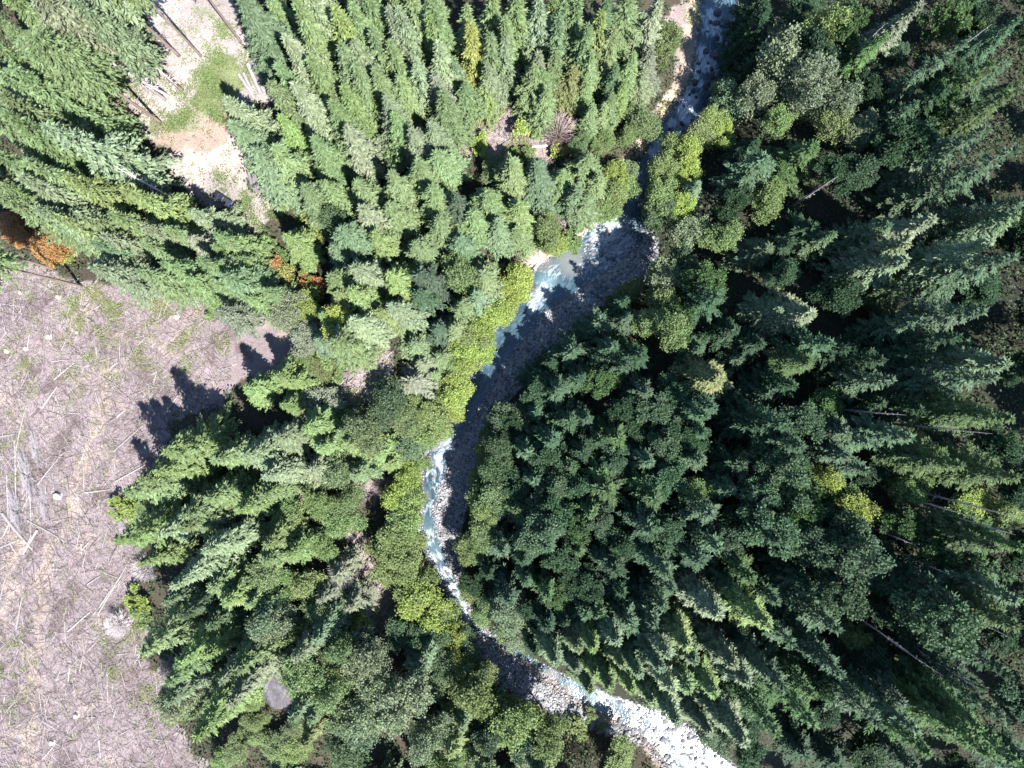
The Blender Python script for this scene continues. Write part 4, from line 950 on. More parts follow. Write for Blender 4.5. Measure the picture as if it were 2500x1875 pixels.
def log_thing(name, x0, y0, x1, y1, d0, d1, label, group, col, lift=0.0, end=False, bend=0.0, twigs=0, cat='log'):
    z0, z1 = gz(x0, y0), gz(x1, y1)
    L = math.hypot(x1 - x0, y1 - y0)
    o = bpy.data.objects.new(name, None); COL.objects.link(o)
    o.location = (x0, y0, z0 + d0 * 0.32 + lift)
    dz = (z1 + d1 * 0.35 + lift) - (z0 + d0 * 0.32 + lift)
    mid = gz((x0 + x1) / 2, (y0 + y1) / 2)
    sag = max(0.0, mid + 0.1 - (z0 + z1) / 2) * 0.8
    ux, uy = (x1 - x0) / L, (y1 - y0) / L
    b_ = Build()
    path, rad = [], []
    for t in np.linspace(0, 1, 6):
        off = bend * L * math.sin(math.pi * t)
        path.append((ux * L * t - uy * off, uy * L * t + ux * off, dz * t + sag * math.sin(math.pi * t)))
        rad.append(0.5 * (d0 + (d1 - d0) * t))
    b_.tube(path, rad, 8)
    if twigs:
        b2 = b_; rr = random.Random(int(L * 100))
        for i in range(twigs):
            t = rr.uniform(0.35, 1.0); k = min(4, int(t * 5)); f = t * 5 - k
            p = np.array(path[k]) * (1 - f) + np.array(path[k + 1]) * f
            a = rr.choice((-1, 1)) * rr.uniform(0.5, 1.1); l = rr.uniform(0.5, 1.6) * (1.3 - t) * 1.2
            dx, dy = ux * math.cos(a) - uy * math.sin(a), uy * math.cos(a) + ux * math.sin(a)
            b2.tube([tuple(p), tuple(p + np.array((dx, dy, rr.uniform(0.0, .5))) * l)], [0.035, 0.012], 3, False)
    t_ = link('trunk', b_.mesh('trunk', M_DEAD, False), o); t_.color = (*col, 1)
    if end:
        for nm_, p, rd in (('cut_end', path[0], rad[0]), ('cut_end', path[-1], rad[-1])):
            s = -1 if p is path[0] else 1
            c = Build().tube([p, (p[0] + s * ux * 0.012, p[1] + s * uy * 0.012, p[2])], [rd * .93, rd * .93], 10)
            link(nm_, c.mesh(nm_, M_CUT), o)
    return tag(o, label, cat, group)

def at(px, py):
    x, y, z = ground_from_px(px, py)
    return x, y

LOGREC = []
def slash_log(cr, x0, y0, x1, y1, d=0.34, bend=0.0, twigs=0):
    ax, ay = at(cr[0] + x0 * CROP, cr[1] + y0 * CROP); bx, by = at(cr[0] + x1 * CROP, cr[1] + y1 * CROP)
    k = random.uniform(0.5, 0.82)
    o = log_thing('log', ax, ay, bx, by, d, d * 0.62, None, 'logs left lying in the clearing', (k, k * .98, k * .97), bend=bend, twigs=twigs)
    LOGREC.append(dict(o=o, px=cr[0] + (x0 + x1) / 2 * CROP, py=cr[1] + (y0 + y1) / 2 * CROP, L=math.hypot(ax - bx, ay - by), d=d, ang=math.degrees(math.atan2(by - ay, bx - ax)) % 180, tw=twigs))
D_, G_ = (0, 620), (0, 1235)
for a in ((270, 975, 365, 840, .42), (345, 795, 470, 690, .3), (740, 1035, 800, 985, .36), (720, 1250, 905, 1085, .36), (1045, 1015, 1145, 870, .34), (1035, 655, 1090, 615, .32), (695, 730, 745, 685, .36), (1000, 828, 1190, 828, .2),
          (430, 1005, 525, 1010, .26), (500, 1145, 575, 1170, .26), (0, 1155, 95, 1140, .34), (240, 1460, 400, 1260, .26), (730, 1440, 930, 1330, .34), (545, 1510, 700, 1490, .3), (690, 1320, 740, 1420, .2), (1260, 910, 1370, 910, .26),
          (1150, 690, 1185, 770, .2), (1430, 560, 1410, 640, .2), (860, 530, 960, 510, .2), (330, 680, 440, 670, .26), (610, 590, 618, 650, .36), (750, 170, 820, 125, .3), (1250, 260, 1150, 285, .24), (1550, 380, 1660, 450, .3), (1750, 520, 1840, 600, .16), (400, 440, 330, 395, .2), (930, 1290, 960, 1180, .25)):
    slash_log(D_, *a)
for a in ((100, 1270, 170, 960, .30, .02, 16), (180, 1390, 160, 1700, .26, 0, 10), (95, 1180, 100, 1690, .34, .01, 26), (45, 1400, 55, 1690, .30, 0, 18), (20, 1640, 210, 1870, .62, 0, 4), (175, 1685, 415, 1820, .32, .02, 4), (175, 1380, 195, 1825, .24, .03, 8), (240, 1745, 150, 1895, .5, 0, 0), (60, 1815, 105, 1895, .38, 0, 0),
          (0, 1860, 130, 1800, .3, 0, 3), (15, 1800, 90, 1660, .34, 0, 5), (120, 1540, 60, 1700, .24, 0, 10), (200, 1500, 110, 1700, .2, 0, 8), (150, 1900, 200, 1780, .3, 0, 0)):
    slash_log(D_, a[0], a[1], a[2], a[3], a[4], a[5], a[6])
for a in ((505, 0, 610, 180, .24), (470, 40, 560, 120, .2), (620, 690, 830, 330, .34, 0, 14), (615, 660, 760, 450, .3, 0, 6), (590, 690, 800, 430, .26, 0, 8), (660, 420, 745, 455, .26), (430, 795, 570, 670, .34), (555, 495, 640, 440, .28), (5, 595, 45, 430, .36), (105, 780, 145, 560, .38), (413, 730, 422, 870, .36),
          (505, 1050, 535, 930, .34), (535, 930, 520, 780, .26), (540, 930, 690, 780, .24, 0, 8), (460, 1010, 500, 960, .3), (360, 1100, 385, 1040, .4), (435, 1110, 445, 1000, .3), (680, 1060, 685, 1250, .22), (710, 1200, 720, 1100, .26), (740, 940, 815, 930, .26), (516, 240, 522, 320, .32), (520, 280, 580, 210, .28),
          (720, 1340, 735, 1280, .26), (250, 1170, 270, 1330, .3, 0, 12), (280, 1220, 300, 1370, .26, 0, 10), (270, 1600, 360, 1500, .24), (120, 950, 150, 850, .24), (545, 1590, 545, 1659, .28), (630, 1480, 640, 1590, .28), (550, 1335, 610, 1335, .26), (900, 620, 905, 800, .18), (810, 810, 890, 750, .18), (270, 1500, 290, 1400, .3), (1100, 1450, 1150, 1400, .22), (910, 1170, 950, 1300, .2), (750, 1450, 850, 1400, .22)):
    slash_log(G_, *a)
def dirword(a):
    return 'across the picture' if a < 22 or a > 158 else 'up the picture' if 68 < a < 112 else 'slanting up to the right' if a < 90 else 'slanting down to the right'
CLR = [((120, 660), 'the tall bare trunk'), ((330, 760), 'the upper end of the skid trail'), ((540, 760), 'the upper forest edge'), ((180, 820), 'the two pale stumps'), ((480, 880), 'the tree shadow on the clearing'), ((250, 980), 'the middle of the skid trail'),
       ((40, 1270), 'the heap of grey dead tops'), ((145, 1215), 'the grey stump'), ((310, 1170), 'the overhanging fir'), ((280, 1420), 'the three parallel grey poles'), ((60, 1560), 'the bare strip'), ((190, 1640), 'the pale split stump'), ((300, 1800), 'the bottom clearing corner')]
ORD = ['', 'second ', 'third ', 'fourth ', 'fifth ', 'sixth ', 'seventh ', 'eighth ', 'ninth ', 'tenth ', 'eleventh ', 'twelfth ']
def nearest(px, py, marks):
    return min(marks, key=lambda m: (m[0][0] - px) ** 2 + (m[0][1] - py) ** 2)
byk = {}
for r in LOGREC:
    mk = nearest(r['px'], r['py'], CLR)
    size = 'short' if r['L'] < 4 else 'long' if r['L'] > 9 else 'mid-length'
    thick = 'thick' if r['d'] > .37 else 'thin' if r['d'] < .25 else ''
    br = 'branched ' if r['tw'] > 5 else ''
    r['txt'] = ' '.join(f"{size} {thick} {br}bleached log {dirword(r['ang'])}".split())
    r['dist'] = math.hypot(mk[0][0] - r['px'], mk[0][1] - r['py'])
    byk.setdefault((r['txt'], mk[1]), []).append(r)
for (txt, mk), rs in byk.items():
    rs.sort(key=lambda r: r['dist'])
    for i, r in enumerate(rs):
        r['o']['label'] = f"{txt}, {ORD[i]}closest to {mk}" if len(rs) > 1 else f"{txt} near {mk}"

# single logs elsewhere
def px_log(x0, y0, x1, y1, d0, d1, label, group=None, col=(1.2, 1.18, 1.15), **kw):
    ax, ay = at(x0, y0); bx, by = at(x1, y1)
    return log_thing('log', ax, ay, bx, by, d0, d1, label, group, col, **kw)
px_log(1299, 360, 1354, 355, .55, .4, 'pale barkless log lying across the slash gap above the stream bend', col=(1.5, 1.45, 1.4))
px_log(1325, 352, 1330, 392, .3, .2, 'short reddish pole crossing under the pale log in the slash gap', col=(.9, .7, .6))
px_log(1350, 380, 1318, 402, .26, .16, 'thin brown pole at the lower corner of the slash gap', col=(.8, .7, .65))
px_log(1561, 546, 1530, 668, .24, .14, 'long thin dead pole fallen across the shaded right side of the pool', 'poles fallen into the stream', (.9, .9, .95))
px_log(1502, 655, 1480, 692, .2, .12, 'short thin pole slanting over the shaded gravel below the pool', 'poles fallen into the stream', (.9, .9, .95))
px_log(1500, 708, 1482, 742, .2, .12, 'thin pole at the dark lower edge of the shaded gravel', 'poles fallen into the stream', (.8, .8, .85))
px_log(1555, 652, 1570, 640, .2, .16, 'short white stick on the dark bank beside the pool', 'poles fallen into the stream', (1.6, 1.55, 1.5))
for x0, y0, x1, y1, d, t in ((1304, 658, 1326, 628, .7, 'thickest white driftwood log at the pool outlet on the open bank'), (1316, 645, 1318, 612, .5, 'upright white driftwood branch behind the thickest driftwood log'), (1295, 636, 1322, 634, .35, 'thin white driftwood stick lying across the driftwood heap'),
                             (1300, 648, 1290, 652, .4, 'stubby white driftwood piece at the clearing end of the driftwood heap')):
    px_log(x0, y0, x1, y1, d, d * .6, t, 'white driftwood beside the pool', (1.75, 1.7, 1.65), lift=.1)
px_log(838, 1222, 868, 1195, .3, .16, 'leaning pale dead trunk fallen across the brown gap left of the stream', col=(1.3, 1.2, 1.1), twigs=8)
px_log(770, 1290, 822, 1236, .28, .16, 'long pale stick lying through green brush below the brown gap', col=(1.3, 1.2, 1.1), twigs=6)
px_log(1998, 318, 2040, 328, .42, .32, 'dark fallen log on the shaded hillside below the pale rock spot', col=(.6, .55, .6))

# log decks beside the yard
def deck(lst, group, labels, col, dd):
    for (x0, y0, x1, y1, lift, s), t in zip(lst, labels):
        px_log(x0, y0, x1, y1, dd * s, dd * s * .85, t, group, col, lift=lift, end=True)
S = 0.2125
q = lambda x, y: (230 + x * S, y * S)
raw = [(1668, 862, 1850, 1140, 0, .9), (1722, 850, 1835, 1085, 0, .8), (1775, 748, 1920, 1085, 0, 1.15), (1830, 708, 1965, 1070, 0, 1.2), (1885, 745, 2000, 1040, .0, 1.1), (1935, 760, 2030, 1010, 0, 1.1), (1860, 740, 1985, 1050, .75, .9)]
deck([(*q(a, b), *q(c, d), l, s) for a, b, c, d, l, s in raw], 'grey logs decked beside the yard',
     ['outermost grey log of the upper log deck, furthest from the firs', 'thin grey log second from the open side of the upper log deck', 'thick grey log with a rusty side in the middle of the upper deck',
      'thickest pale grey log of the upper deck, its end furthest up', 'grey log half in tree shade on the upper deck', 'grey log tucked under the fir branches on the upper deck', 'slim grey log lying on top of the upper log deck'], (.72, .70, .76), .78)
S2 = 320 / 2212
q = lambda x, y: (400 + x * S2, 380 + y * S2)
raw = [(1452, 330, 1530, 655, 0, 1.1), (1497, 245, 1572, 650, 0, 1.0), (1545, 330, 1625, 640, 0, 1.0), (1600, 450, 1660, 625, 0, .9), (1690, 500, 1640, 640, .25, .5)]
deck([(*q(a, b), *q(c, d), l, s) for a, b, c, d, l, s in raw], 'dark logs decked at the lower corner of the yard',
     ['outermost dark log at the bare edge of the lower deck', 'longest dark log of the lower deck, second from the yard', 'dark brown log third from the yard on the lower deck', 'short dark log under the fir on the lower deck', 'thin dark pole lying crosswise beside the lower deck'], (.45, .43, .47), .72)

# stumps
def stump(px, py, d, h, label, col):
    x, y = at(px, py)
    o = bpy.data.objects.new('stump', None); COL.objects.link(o); o.location = (x, y, gz(x, y))
    b_ = Build(); n = 12
    rr = random.Random(int(px))
    rad = [d * .5 * rr.uniform(.9, 1.1) for _ in range(n)]
    rings = []
    for z, k in ((-.3, 1.45), (.08, 1.25), (.3 * h, 1.02), (h, .95)):
        rings += [(rad[i] * k * math.cos(i * 6.283 / n), rad[i] * k * math.sin(i * 6.283 / n), z) for i in range(n)]
    f = [(r_ * n + i, r_ * n + (i + 1) % n, (r_ + 1) * n + (i + 1) % n, (r_ + 1) * n + i) for r_ in range(3) for i in range(n)]
    t = link('bark', b_.add(rings, f).mesh('bark', M_DEAD), o); t.color = (*col, 1)
    top = Build().add([(rad[i] * .95 * math.cos(i * 6.283 / n), rad[i] * .95 * math.sin(i * 6.283 / n), h + .05 * math.sin(i)) for i in range(n)] + [(0, 0, h + .04)], [(i, (i + 1) % n, n) for i in range(n)])
    link('cut_top', top.mesh('cut_top', M_CUT), o)
    tag(o, label, 'stump', 'stumps of the clearing')
for a in ((143, 1210, 1.3, .7, 'large grey stump with a dark hollow behind it, beside the heap of dead tops', (.9, .9, 1)), (120, 822, .9, .4, 'pale fresh-cut stump in the upper clearing, larger of two', (1.4, 1.3, 1.2)), (17, 857, .8, .4, 'pale stump at the photo edge of the upper clearing', (1.4, 1.3, 1.2)),
          (64, 851, .8, .4, 'low pale stump between the larger stump and the photo edge', (1.3, 1.25, 1.2)), (189, 812, .6, .35, 'small pale stump at the yellow-green weeds patch', (1.4, 1.3, 1.2)), (431, 774, .9, .45, 'whitish splintered stump below the forest edge row', (1.5, 1.45, 1.4)),
          (188, 1747, .9, .5, 'pale broken stump low in the clearing', (1.6, 1.55, 1.5)), (129, 1812, .9, .5, 'white split stump near the bottom of the clearing', (1.7, 1.65, 1.6)), (143, 725, .8, .4, 'reddish stump under the tall bare trunk', (1.1, .7, .55)), (51, 714, .7, .4, 'small dark stump left of the reddish stump', (.8, .75, .7))):
    stump(*a)

# standing dead trees
SNAG_M = [(dead_trunk('trunk', s, 15.0), dead_branches('branches', s, 15.0)) for s in (1, 2, 3)]
POLE_M = [(dead_trunk('trunk', s, 15.0, .2), dead_branches('branches', s, 15.0, .1, 34, .9)) for s in (4, 5)]
def snag(px, py, h, label, pool, col, by_tip=True, wide=1.0, lean=(0, 0), group='standing dead trees'):
    x, y, z = base_from_tip(px, py, h) if by_tip else ground_from_px(px, py)
    x, y = out_of_bed(x, y, 1)
    o = bpy.data.objects.new('dead_tree', None); COL.objects.link(o)
    o.location = (x, y, gz(x, y)); o.scale = (wide, wide, h / 15.0); o.rotation_euler = (lean[0], lean[1], random.uniform(0, 6.28))
    tm, bmsh = random.choice(pool)
    t = link('trunk', tm, o); t.color = (*col, 1)
    b_ = link('branches', bmsh, o); b_.color = (*col, 1); b_['kind'] = 'stuff'
    return tag(o, label, 'dead tree', group)
W_ = (1.35, 1.3, 1.28); GR = (.62, .60, .63)
snag(278, 406, 21, 'white barkless dead tree with broken branches among the firs left of the yard', SNAG_M, W_)
snag(444, 222, 9, 'pale dead tree with bare side branches standing on the bare yard ground', SNAG_M, (1.5, 1.4, 1.35), False, .8)
snag(262, 110, 18, 'bleached dead tree leaning through the firs above the bare yard', SNAG_M, W_, wide=1.2, lean=(.1, -.1))
snag(300, 158, 13, 'grey dead tree with a tangle of twigs at the upper yard edge', SNAG_M, GR, wide=1.3)
for px, py, h, t in ((2310, 1398, 16, 'grey dead pole in the dark hollow beside the big pale maple'), (2400, 1270, 22, 'tall pale dead pole behind the bright yellow brush at the photo edge'), (2480, 1262, 24, 'long grey dead pole crossing above the bright yellow brush'), (2478, 1308, 22, 'whitish dead pole low beside the bright yellow brush'),
                     (2220, 1590, 20, 'bleached dead trunk in the sunlit gap of the lower slope'), (2300, 1650, 22, 'grey dead trunk below the sunlit gap of the lower slope'), (2380, 1675, 22, 'grey dead trunk outermost of the sunlit gap on the lower slope'), (2230, 1330, 15, 'dead branchy grey tree left of the bright yellow brush'),
                     (2050, 430, 17, 'dead pole slanting over the dark gully of the upper slope'), (2160, 60, 20, 'grey dead spruce top on the upper shaded slope'), (2420, 60, 20, 'branchy grey dead tree in the upper photo corner'), (2210, 1012, 20, 'grey dead tree with drooping bare twigs on the mid slope'), (2420, 1060, 24, 'thin dead pole under the olive firs at the photo edge'), (2050, 1480, 15, 'short dead pole beside the pale maple crown on the slope'),
                     (1940, 1290, 10, 'bent grey dead sapling in the dark hole above the maples'), (2470, 1560, 24, 'dead pole behind the large pale maple at the photo edge')):
    snag(px, py, h, t, POLE_M, GR)
for px, py, h, r, t, c in ((1372, 285, 11, 4.2, 'broad grey-brown leafless tree beside the slash gap', (.85, .72, .68)), (795 + 20, 1235 + 190, 11, 3.6, 'bare grey twiggy tree in the lower left forest', (1.0, .98, .9)), (930, 1195, 7, 3.2, 'grey dead shrub tree at the brown gap left of the stream', (.8, .7, .72)), (300, 1255 + 30, 4, 3, 'grey leafless brush at the edge of the clearing', (1.0, .95, 1.0)),
                         (335, 1400, 4, 3, 'pale leafless brush beside the three parallel poles', (1.15, 1.1, 1.15)), (268, 1535, 4, 3.2, 'whitish leafless brush top lying in the lower clearing', (1.35, 1.3, 1.35)), (48, 1165, 2.2, 5.5, 'grey dead top brush spread over the logs at the far edge of the clearing', (.62, .61, .66)), (20, 1255, 2.4, 5, 'lowest tangle of grey dead branches on the heap at the photo edge', (.6, .59, .64)), (95, 1235, 1.8, 3.8, 'grey brush tangle on the inner side of the log heap', (.62, .6, .65)), (75, 1100, 1.6, 4, 'thin grey branch litter above the log heap', (.66, .64, .68)), (1740, 285, 7, 1.6, 'bare brown twigs on the stream side of the bright alders', (.8, .7, .72)), (395, 1650, 5, 3, 'grey leafless brush against the lower forest edge', (.85, .8, .85))):
    x, y, z = base_from_tip(px, py, h)
    o = bpy.data.objects.new('leafless_tree', None); COL.objects.link(o); o.location = (x, y, z); o.scale = (r / 4.0, r / 4.0, h / 10.0); o.rotation_euler[2] = px
    if px < 100: o.scale = (r * .3 / 4, r * 1.15 / 4, h * .6 / 10); o.rotation_euler[2] = -.15 + (px % 7) * .07; c = tuple(v * 1.35 for v in c)
    if 'TW' not in globals():
        TW = twiggy_crown('branches', 9)
        TT = dead_trunk('trunk', 77, 3.0, .22, True)
    b_ = link('branches', TW, o); b_.color = (*c, 1); b_['kind'] = 'stuff'
    t_ = link('trunk', TT, o); t_.color = (*c, 1)
    tag(o, t, 'dead tree', 'leafless trees and brush')

# ------------------------------------------------------------------ boulders, rock face
BR_ = []
def boulder(px, py, dia, col=(1, 1, 1), hz=None):
    x, y = to_world(px, py, ZB)
    o = link('boulder', random.choice(BOULDERS))
    s = dia * .5
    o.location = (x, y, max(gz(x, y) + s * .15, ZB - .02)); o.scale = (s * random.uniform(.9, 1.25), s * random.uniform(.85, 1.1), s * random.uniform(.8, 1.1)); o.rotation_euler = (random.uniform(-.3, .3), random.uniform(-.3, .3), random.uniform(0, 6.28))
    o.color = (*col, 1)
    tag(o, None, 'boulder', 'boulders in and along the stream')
    BR_.append(dict(o=o, px=px, py=py, dia=dia, c=col[0]))
Z4 = 280 / 1161
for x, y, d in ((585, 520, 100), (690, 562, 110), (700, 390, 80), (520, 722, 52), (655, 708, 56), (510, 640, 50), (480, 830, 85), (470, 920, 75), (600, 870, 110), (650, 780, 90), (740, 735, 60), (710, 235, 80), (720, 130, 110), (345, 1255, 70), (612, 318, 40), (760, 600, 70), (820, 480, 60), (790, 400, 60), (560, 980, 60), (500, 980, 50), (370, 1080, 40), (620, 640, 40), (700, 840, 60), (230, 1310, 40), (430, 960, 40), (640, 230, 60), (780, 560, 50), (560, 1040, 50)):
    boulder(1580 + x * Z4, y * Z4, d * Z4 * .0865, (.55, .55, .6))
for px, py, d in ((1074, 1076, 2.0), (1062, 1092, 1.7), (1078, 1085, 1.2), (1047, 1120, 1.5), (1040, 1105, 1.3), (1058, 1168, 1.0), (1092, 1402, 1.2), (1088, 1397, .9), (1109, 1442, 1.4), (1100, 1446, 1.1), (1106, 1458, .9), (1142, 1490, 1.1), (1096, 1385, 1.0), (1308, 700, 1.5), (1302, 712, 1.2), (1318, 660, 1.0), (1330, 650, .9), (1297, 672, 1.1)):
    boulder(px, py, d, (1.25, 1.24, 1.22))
brng = random.Random(8)
k = 0
while k < 70:
    px = brng.uniform(1400, 1585); py = brng.uniform(545, 720)
    x, y = to_world(px, py, ZB); L, Rr, WL, WR = [float(v) for v in bed_edges(y)]
    if not (L + .8 < x < Rr - .5) or (px < 1440 and py < 690): continue
    c = brng.uniform(.7, 2.0); boulder(px, py, brng.uniform(.5, 1.25), (c, c, c)); k += 1
k = 0
while k < 130:
    py = brng.uniform(1690, 1880); px = brng.uniform(1400, 1830)
    x, y = to_world(px, py, ZB); L, Rr, WL, WR = [float(v) for v in bed_edges(y)]
    if not (L + .5 < x < Rr - .5): continue
    c = brng.uniform(.9, 1.8); boulder(px, py, brng.uniform(.5, 1.4), (c, c, c)); k += 1
STR = [((1740, 60), 'the topmost chute of the stream'), ((1715, 165), 'the upper boulder rapids'), ((1690, 215), 'the tight foaming steps'), ((1610, 345), 'the upper rapids end'), ((1480, 570), 'the white fall into the pool'), ((1530, 600), 'the rocky bar'), ((1440, 650), 'the middle of the pool bar'), ((1530, 660), 'the shaded poles'), ((1310, 690), 'the driftwood heap'),
       ((1070, 1085), 'the sunlit narrows'), ((1050, 1150), 'the bright bank'), ((1100, 1430), 'the white steps below the bend'), ((1480, 1720), 'the sandy spit'), ((1600, 1750), 'the rapids head'), ((1660, 1830), 'the mid rapids'), ((1760, 1840), 'the shaded rapids end')]
byk = {}
for r in BR_:
    mk = nearest(r['px'], r['py'], STR)
    size = 'big' if r['dia'] > 2 else 'knee-high' if r['dia'] < .8 else 'mid-sized'
    tone = 'dark wet' if r['c'] < .9 else 'grey' if r['c'] < 1.6 else 'pale'
    r['txt'] = f'{size} {tone} boulder'; r['dist'] = math.hypot(mk[0][0] - r['px'], mk[0][1] - r['py'])
    byk.setdefault((r['txt'], mk), []).append(r)
def spread_label(rs, txt, mk):
    """name each of several look-alikes by its bearing and rank from one landmark"""
    sub = {}
    for r in rs:
        a = math.degrees(math.atan2(-(r['py'] - mk[0][1]), r['px'] - mk[0][0])) % 360
        side = ['right of', 'up-right of', 'above', 'up-left of', 'left of', 'down-left of', 'below', 'down-right of'][int((a + 22.5) // 45) % 8]
        sub.setdefault(side, []).append(r)
    for side, l in sub.items():
        l.sort(key=lambda r: math.hypot(mk[0][0] - r['px'], mk[0][1] - r['py']))
        for i, r in enumerate(l):
            n_ = ORD[i].strip() if i < len(ORD) else f'number {i + 1}'
            r['o']['label'] = f"{txt} {side} {mk[1]}" + (f", {n_} out from it" if i else (", closest one" if len(l) > 1 else ''))
for (txt, mk), rs in byk.items():
    spread_label(rs, txt, mk)

# rock face with a bare slab in the lower left forest
x, y = at(688, 1640)
o = bpy.data.objects.new('rock_outcrop', None); COL.objects.link(o); o.location = (x, y, gz(x, y)); o.rotation_euler[2] = .15
n = 46; u = np.linspace(-1.15, 1.15, n)
UX, UY = np.meshgrid(u * 4.4, u * 8.2)
ox_, oy_, oz_ = o.location; ca_, sa_ = math.cos(.15), math.sin(.15)
def rock_h(a, b_):
    rr_ = np.hypot(a / 4.4, b_ / 8.2) + wob(a, b_, .9, .10, .7) + wob(a, b_, .35, .05, 2.7)
    g = ground_z(ox_ + a * ca_ - b_ * sa_, oy_ + a * sa_ + b_ * ca_) - oz_
    hh = 2.6 * sstep((1.0 - rr_) / 0.3) * (0.55 + 0.45 * np.tanh((-a * 0.9 + b_ * 0.3 + .6) / .8))
    return g + hh - 1.2 * sstep((rr_ - .96) / .12), rr_
hgt, rr_ = rock_h(UX, UY)
hgt += (0.30 * np.abs(np.sin(UX * 2.2 + UY * 0.9)) + 0.22 * np.abs(np.sin(UX * 4.3 - UY * 1.1 + 1)) + RNG.normal(0, .10, UX.shape)) * sstep((1 - rr_) / .2) * np.where(UX > -.3, 1.8, .5)
idx = np.arange(n * n).reshape(n, n)
fc = np.stack([idx[:-1, :-1], idx[:-1, 1:], idx[1:, 1:], idx[1:, :-1]], -1).reshape(-1, 4)
ob = link('rock_face', mesh_np('rock_face', np.stack([UX, UY, hgt], -1).reshape(-1, 3), fc, M_CLIFF), o); ob.color = (.34, .31, .32, 1)  # face tinted darker than the slab, painting in tree shade
sl = Build()
pts = [(-3.3, 3.2), (-3.0, 4.9), (-2.1, 6.2), (-1.5, 4.4), (-.8, 3.9), (-.2, 5.2), (.7, 6.0), (.9, 5.3), (.1, 3.6), (-.6, 2.0), (-1.0, .2), (-1.5, -1.4), (-2.3, -1.0), (-3.2, .6)]
m_ = len(pts)
tz = [float(rock_h(np.array(a), np.array(b_))[0]) for a, b_ in pts]
sl.add([(a, b_, t - .3) for (a, b_), t in zip(pts, tz)] + [(a, b_, t + .42 + .1 * math.sin(5 * a + 3 * b_)) for (a, b_), t in zip(pts, tz)], [tuple(range(m_, 2 * m_))] + [(i, (i + 1) % m_, m_ + (i + 1) % m_, m_ + i) for i in range(m_)])
ob = link('bare_slab', sl.mesh('bare_slab', M_CLIFF), o); ob.color = (.58, .58, .64, 1)
tag(o, 'grey rock face with a pale bare slab between firs in the lower left forest', 'rock')

# ------------------------------------------------------------------ truck, tub at the yard
x, y = at(546, 488)
o = bpy.data.objects.new('pickup_truck', None); COL.objects.link(o)
ang = -math.atan2(25, 38)
o.location = (x, y, gz(x, y)); o.rotation_euler[2] = ang
M_PAINT = plain_mat('dark_paint', (0.018, 0.02, 0.035), .3, 0, .5); M_GLASS = plain_mat('window_glass', (.16, .18, .2), .12, 0, .6); M_TYRE = plain_mat('tyre_rubber', (.02, .02, .02), .9); M_BLUE = plain_mat('blue_paint', (.03, .04, .30), .5); M_RIM = plain_mat('rim_metal', (.45, .45, .47), .35, .8)
import bmesh
def bevelled(me, w=.06):
    bm = bmesh.new(); bm.from_mesh(me)
    bmesh.ops.bevel(bm, geom=list(bm.edges), offset=w, segments=2, affect='EDGES', profile=.6)
    bm.to_mesh(me); bm.free(); return me
b_ = Build()
prof = [(-2.35, .45), (-2.35, .98), (2.0, .98), (2.35, .86), (2.4, .45)]
b_.add([(a, s * .9, c) for s in (-1, 1) for a, c in prof], [(4, 3, 2, 1, 0), (5, 6, 7, 8, 9)] + [(i, (i + 1) % 5, 5 + (i + 1) % 5, 5 + i) for i in range(5)])
body = link('body', bevelled(b_.mesh('body', M_PAINT)), o)
b_ = Build(); cab = [(-.55, .98), (-.35, 1.72), (.75, 1.72), (1.35, .98)]
b_.add([(a, s * (.86 if c < 1 else .70), c) for s in (-1, 1) for a, c in cab], [(3, 2, 1, 0), (4, 5, 6, 7)] + [(i, (i + 1) % 4, 4 + (i + 1) % 4, 4 + i) for i in range(4)])
link('cab', bevelled(b_.mesh('cab', M_PAINT), .04), o)
b_ = Build(); b_.add([(.83, -.62, 1.66), (.83, .62, 1.66), (1.36, .74, 1.02), (1.36, -.74, 1.02), (.80, -.62, 1.62), (.80, .62, 1.62), (1.32, .74, 1.0), (1.32, -.74, 1.0)], [(0, 1, 2, 3), (7, 6, 5, 4), (0, 4, 5, 1), (1, 5, 6, 2), (2, 6, 7, 3), (3, 7, 4, 0)])
link('windscreen', b_.mesh('windscreen', M_GLASS), o)
b_ = Build(); b_.box((-.47, 0, 1.38), (.03, 1.2, .5)); link('rear_window', b_.mesh('rear_window', M_GLASS), o)
for s in (-1, 1):
    b_ = Build(); b_.box((.25, s * .80, 1.36), (1.0, .03, .42)); link('side_window', b_.mesh('side_window', M_GLASS), o)
    b_ = Build(); b_.box((-1.45, s * .86, 1.05), (1.7, .08, .16)); link('bed_rail', b_.mesh('bed_rail', M_PAINT), o)
b_ = Build(); b_.box((-1.45, 0, 1.01), (1.62, 1.55, .05)); link('bed_floor', b_.mesh('bed_floor', M_TYRE), o)
b_ = Build(); b_.box((-2.36, 0, .9), (.08, 1.75, .36)); tl = link('tailgate', b_.mesh('tailgate', M_BLUE), o); tl['label'] = 'blue tailgate of the dark truck'
b_ = Build(); b_.box((2.38, 0, .5), (.14, 1.8, .2)); link('bumper', b_.mesh('bumper', M_RIM), o)
for wx in (-1.45, 1.5):
    for s in (-1, 1):
        b_ = Build().tube([(wx, s * .70, .36), (wx, s * .95, .36)], [.36, .36], 18)
        w = link('wheel', b_.mesh('wheel', M_TYRE), o)
        b_ = Build().tube([(wx, s * .94, .36), (wx, s * .965, .36)], [.2, .2], 12); link('rim', b_.mesh('rim', M_RIM), w)
o.rotation_euler[2] = math.pi + ang
o.scale = (.8, .8, .8)
tag(o, 'dark pickup truck with a blue tailgate parked in tree shade below the yard', 'truck')
x, y = at(400 + 1722 * S2, 380 + 592 * S2)
o = bpy.data.objects.new('tub', None); COL.objects.link(o); o.location = (x, y, gz(x, y))
M_WHITE = plain_mat('white_plastic', (.75, .75, .73), .5)
